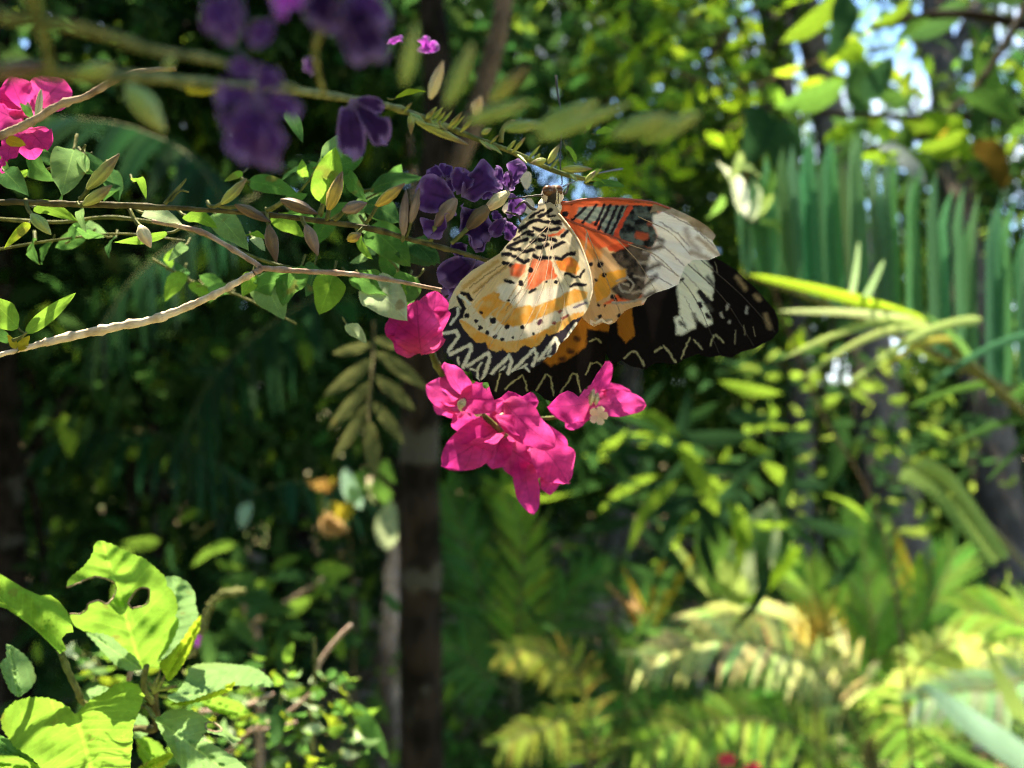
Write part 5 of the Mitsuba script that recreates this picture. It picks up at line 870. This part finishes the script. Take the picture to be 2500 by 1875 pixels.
bladeplant('orange_flowered_shrub', 'small shrub with orange-yellow flowers left of the slim trunk', 'shrub', [((700, 1060), (685, 1035), 18, 2.0, 'o', 0), ((705, 1060), (730, 1040), 20, 2.0, 'o', 20), ((705, 1065), (702, 1030), 18, 2.0, 'o', 10), ((690, 1060), (660, 1030), 14, 2.0, 'o', 20), ((715, 1060), (722, 1030), 14, 2.0, 'y', 20), ((735, 1120), (765, 1085), 34, 2.0, 'y', 10), ((740, 1125), (720, 1080), 34, 2.0, 'y', 10), ((760, 1090), (790, 1010), 40, 2.0, 'g', 10), ((780, 1100), (745, 1010), 44, 2.0, 'm', 20), ((750, 1150), (700, 1105), 60, 1.98, 't', 40), ((745, 1150), (690, 1120), 50, 1.98, 't', 10), ((830, 1090), (835, 990), 50, 2.0, 'g', 10), ((835, 1190), (845, 1080), 56, 2.0, 'p', 10), ((520, 1140), (545, 1085), 40, 2.0, 'm', 30)], COLS, 'ellip', [(760, 1650), (765, 1400), (755, 1130)], 2.02)

# sunlit leafy tree in the upper right, close enough to tell its leaves apart
def leafy(name, label, cat, stemlines, n, box, d, L, cols, seed, mat='stem_brown', r=.008, asp=.5, hang=.5, group=None, near_line=.12, from_ground=None, prof='ovate'):
    t = thing(name, label, cat, group); q = np.random.default_rng(seed)
    lines = []
    for i, ln in enumerate(stemlines):
        pts = [pt('F', x, y, z) for x, y, z in ln]
        if i == 0 and from_ground is not None: pts = [gpt(*from_ground) - [0, 0, .04]] + pts
        part(t, 'branch' if i else 'trunk', tube(pts, [r * (1 if i == 0 else .6), r * .4], 8, 40, .12, seed + i), mat); lines.append(spline(pts, 60))
    x0, y0, x1, y1 = box
    for i in range(n):
        c = pt('F', q.uniform(x0, x1), q.uniform(y0, y1), d + q.uniform(-.3, .3) * d * .5)
        if q.random() < near_line * 5: l = lines[q.integers(len(lines))]; l = l[8:] if from_ground is None else l[25:]; c = l[q.integers(len(l))] + q.normal(size=3) * L * .55
        u = unit(q.normal(size=3) * np.array([1, .6, .55]) + [0, 0, -hang]); LL_ = L * q.uniform(.65, 1.2)
        v, f, uv = blade(c, c + u * LL_, LL_ * asp, roll=q.uniform(-65, 65), bend=.1, fold=.2, prof=prof, n=6, m=2, wave=.04, seed=i)
        col = np.asarray(cols[q.integers(len(cols))]) * q.uniform(.75, 1.25)
        part(t, 'leaf', (v, f), 'leaf_far', True, color=np.repeat(col[None], len(v), 0))
    return t
leafy('sapling', 'sapling with glowing yellow-green leaves at the top right of the butterfly', 'tree', [[(1930, 1250, 1.9), (1760, 860, 1.8), (1640, 520, 1.7), (1600, 200, 1.6), (1650, -60, 1.6)], [(1470, 430, 1.66), (1390, 385, 1.6), (1280, 345, 1.56)], [(1610, 260, 1.62), (1480, 330, 1.65), (1350, 430, 1.66)], [(1600, 200, 1.62), (1400, 130, 1.6), (1260, 20, 1.6)], [(1600, 200, 1.6), (1800, 120, 1.55), (1980, 90, 1.5)], [(1620, 80, 1.6), (1480, 40, 1.5), (1380, -30, 1.5)]], 230, (1300, -40, 1980, 330), 1.6, .052, [(.28, .46, .02), (.36, .52, .03), (.16, .32, .03), (.06, .14, .03)], 51, mat='bark_brown', r=.004, from_ground=(2010, 1.95))
leafy('broadleaf_tree', 'broad-leaved tree hanging into the top right corner with yellowing leaves', 'tree', [[(2420, 700, 1.45), (2330, 300, 1.4), (2250, 60, 1.35), (2200, -80, 1.35)], [(2330, 300, 1.4), (2120, 250, 1.35), (1980, 300, 1.3)], [(2250, 60, 1.35), (2060, 30, 1.3), (1880, 60, 1.3)]], 34, (1800, -30, 2230, 330), 1.35, .09, [(.06, .14, .025), (.05, .12, .03), (.16, .28, .02), (.09, .2, .03)], 52, from_ground=(2500, 1.5), mat='bark_dark', r=.014)
bladeplant('hanging_leaf_spray', 'spray of large dark and yellow-green leaves over the blue-green comb', 'branch', [((1830, -20), (1790, 130), 80, 1.2, 'd', 10), ((1640, 230), (1610, 360), 110, 1.25, 'd', 20), ((1680, 260), (1700, 380), 110, 1.25, 'd', -10), ((2000, 240), (2090, 350), 100, 1.2, 'v', 10), ((2060, 280), (2020, 310), 60, 1.2, 'y', 20), ((1900, 310), (2000, 400), 60, 1.2, 'b', 15), ((1780, 310), (1850, 270), 46, 1.2, 'v', 15), ((1870, 110), (1800, 120), 60, 1.2, 'v', 10), ((2110, 300), (2170, 410), 90, 1.25, 'k', 10), ((1870, 220), (1930, 120), 70, 1.2, 'd', 20), ((1950, 340), (1850, 335), 40, 1.2, 'v', 30)], COLS, 'ovate')
tn = [k for k in labels if k.startswith('hanging_leaf_spray')][0]
part(tn, 'branch', tube([pt('F', 2260, -60, 1.3), pt('F', 2080, 220, 1.22), pt('F', 1900, 250, 1.22), pt('F', 1640, 230, 1.26)], [.006, .003], 7, 30, .1), 'bark_dark')
sap = [k for k in labels if labels[k].get('category') == 'tree' and k.startswith('sapling')][0]
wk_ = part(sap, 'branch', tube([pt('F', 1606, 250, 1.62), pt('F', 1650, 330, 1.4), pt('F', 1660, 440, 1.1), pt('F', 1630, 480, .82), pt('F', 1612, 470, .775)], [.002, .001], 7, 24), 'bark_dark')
for base, tip, w, d, c in [((1600, 462), (1550, 350), 44, .80, (.70, .78, .52)), ((1612, 470), (1590, 375), 30, .79, (.74, .80, .62)), ((1622, 478), (1632, 395), 30, .79, (.60, .72, .40)), ((1575, 395), (1600, 325), 26, .80, (.34, .46, .14)), ((1634, 472), (1665, 415), 30, .80, (.30, .44, .10)), ((1585, 360), (1640, 385), 26, .81, (.34, .46, .16)), ((1640, 480), (1690, 500), 30, .81, (.16, .30, .06)), ((1560, 420), (1525, 470), 36, .82, (.14, .28, .05)), ((1650, 430), (1660, 350), 34, .83, (.10, .22, .04))]:  # leaf cluster made up; its pale colours stand for an overexposed light spot
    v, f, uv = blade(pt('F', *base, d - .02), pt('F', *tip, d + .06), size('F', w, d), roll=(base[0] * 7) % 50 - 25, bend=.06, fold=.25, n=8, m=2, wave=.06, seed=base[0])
    part(sap, 'leaf', (v, f), 'leaf_far', True, color=np.repeat([c], len(v), 0), label='pale leaf standing in for the bright light spot above the wing tip' if c[0] > .5 else None)
leafy('dark_shrub', 'shaded shrub with long dark leaves below the dark wing', 'shrub', [[(1330, 1300, 2.3), (1380, 1050, 2.2), (1430, 880, 2.1)], [(1380, 1050, 2.2), (1560, 960, 2.1), (1700, 930, 2.0)], [(1380, 1080, 2.2), (1280, 960, 2.1), (1240, 860, 2.0)], [(1500, 1000, 2.1), (1640, 1060, 2.0), (1720, 1130, 2.0)]], 110, (1230, 850, 1720, 1150), 2.1, .19, [(.018, .05, .02), (.022, .06, .022), (.03, .08, .02), (.20, .34, .03)], 53, mat='bark_dark', r=.005, from_ground=(1330, 2.4), asp=.26, prof='lance', hang=.6)
leafy('understory_tree', 'slender understory tree with small sun-flecked leaves before the grey trunks', 'tree', [[(1760, 1150, 3.3), (1770, 900, 3.25), (1800, 700, 3.2), (1850, 450, 3.2)], [(1770, 900, 3.25), (1900, 800, 3.2), (2050, 760, 3.1), (2180, 800, 3.0)], [(1760, 1000, 3.3), (1900, 950, 3.2), (2010, 1000, 3.1)], [(1780, 850, 3.2), (1660, 780, 3.2), (1560, 800, 3.2)], [(1900, 800, 3.2), (2000, 900, 3.1), (2100, 1000, 3.0)]], 290, (1560, 720, 2200, 1150), 3.2, .085, [(.03, .08, .025), (.045, .11, .03), (.04, .10, .03), (.22, .36, .04), (.28, .40, .06)], 57, mat='bark_dark', r=.012, from_ground=(1760, 3.4), near_line=.1)
leafy('sunlit_shrub', 'bright yellow-green shrub at the right edge above the mint blade', 'shrub', [[(2230, 1500, 2.6), (2190, 1350, 2.55), (2150, 1290, 2.5)], [(2190, 1400, 2.5), (2100, 1370, 2.45)]], 80, (2080, 1270, 2240, 1480), 2.5, .065, [(.20, .34, .03), (.26, .40, .04), (.14, .28, .03)], 54, from_ground=(2260, 2.6))
leafy('undergrowth_shrub', 'small leafy shrub in the dark behind the weed, lower left', 'shrub', [[(560, 1500, 1.5), (540, 1350, 1.5), (500, 1240, 1.5)], [(540, 1350, 1.5), (700, 1250, 1.5)]], 60, (200, 1150, 860, 1600), 1.5, .07, [(.04, .11, .03), (.06, .14, .03), (.14, .26, .03)], 55, from_ground=(560, 1.5))

# low growth on the ground
q = np.random.default_rng(61)
def cover(label, name, n, xr, yr, L, base, seed, h=.22, rare=YGR, share=.2):
    q = np.random.default_rng(seed); x, y = q.uniform(*xr, n), q.uniform(*yr, n)
    keep = meshkit.fbm(np.stack([x * 1.6, y * 1.6, 0 * x], -1), 3, seed) > .44
    x, y = x[keep], y[keep]; z = ground_z(x, y) + q.random(len(x)) ** 1.5 * h
    c = np.stack([x, y, z], -1); t = unit(np.stack([q.normal(size=len(x)), q.normal(size=len(x)), .5 + .5 * q.random(len(x))], -1))
    v, f = leaf_cloud(c, t, unit(q.normal(size=c.shape) * .5 + [0, 0, 1]), L * q.uniform(.5, 1.3, len(x)), L * .45)
    k = part('', name, (v, f), 'leaf_far', False, color=np.repeat(tints(len(x), base, .3, rare, share, seed), 6, 0), kind='stuff', label=label); labels[k]['category'] = 'ground cover'
cover('low leafy ground cover below the palms at the lower right', 'ground_cover', 15000, (-.3, 4.2), (2.0, 6.0), .07, (.07, .16, .03), 71, h=.2, share=.08)
cover('dark low ground cover under the trees on the left', 'ground_cover', 12000, (-5, -.2), (2.0, 6.5), .07, (.05, .11, .03), 72, h=.5)
for i, (x, y) in enumerate([(1568, 1637), (1622, 1657)]):
    fl = thing('pink_flower', ['small coral pink flower at the bottom edge, the left of the two', 'small coral pink flower at the bottom edge, the right of the two'][i], 'flower')
    c = pt('F', x, y, 2.1)
    part(fl, 'stalk', tube([gpt(x, 2.1) - [0, 0, .03], c], .002, 6, 4), 'stem_green')
    for a in range(7): v, f, uv = blade(c, c + np.array([math.cos(a * .9) * .024, -.012, math.sin(a * .9) * .018]), .02, prof='petal', n=5, m=1); part(fl, 'petal', (v, f), 'leaf_far', True, color=np.repeat([[.75, .08, .14]], len(v), 0))
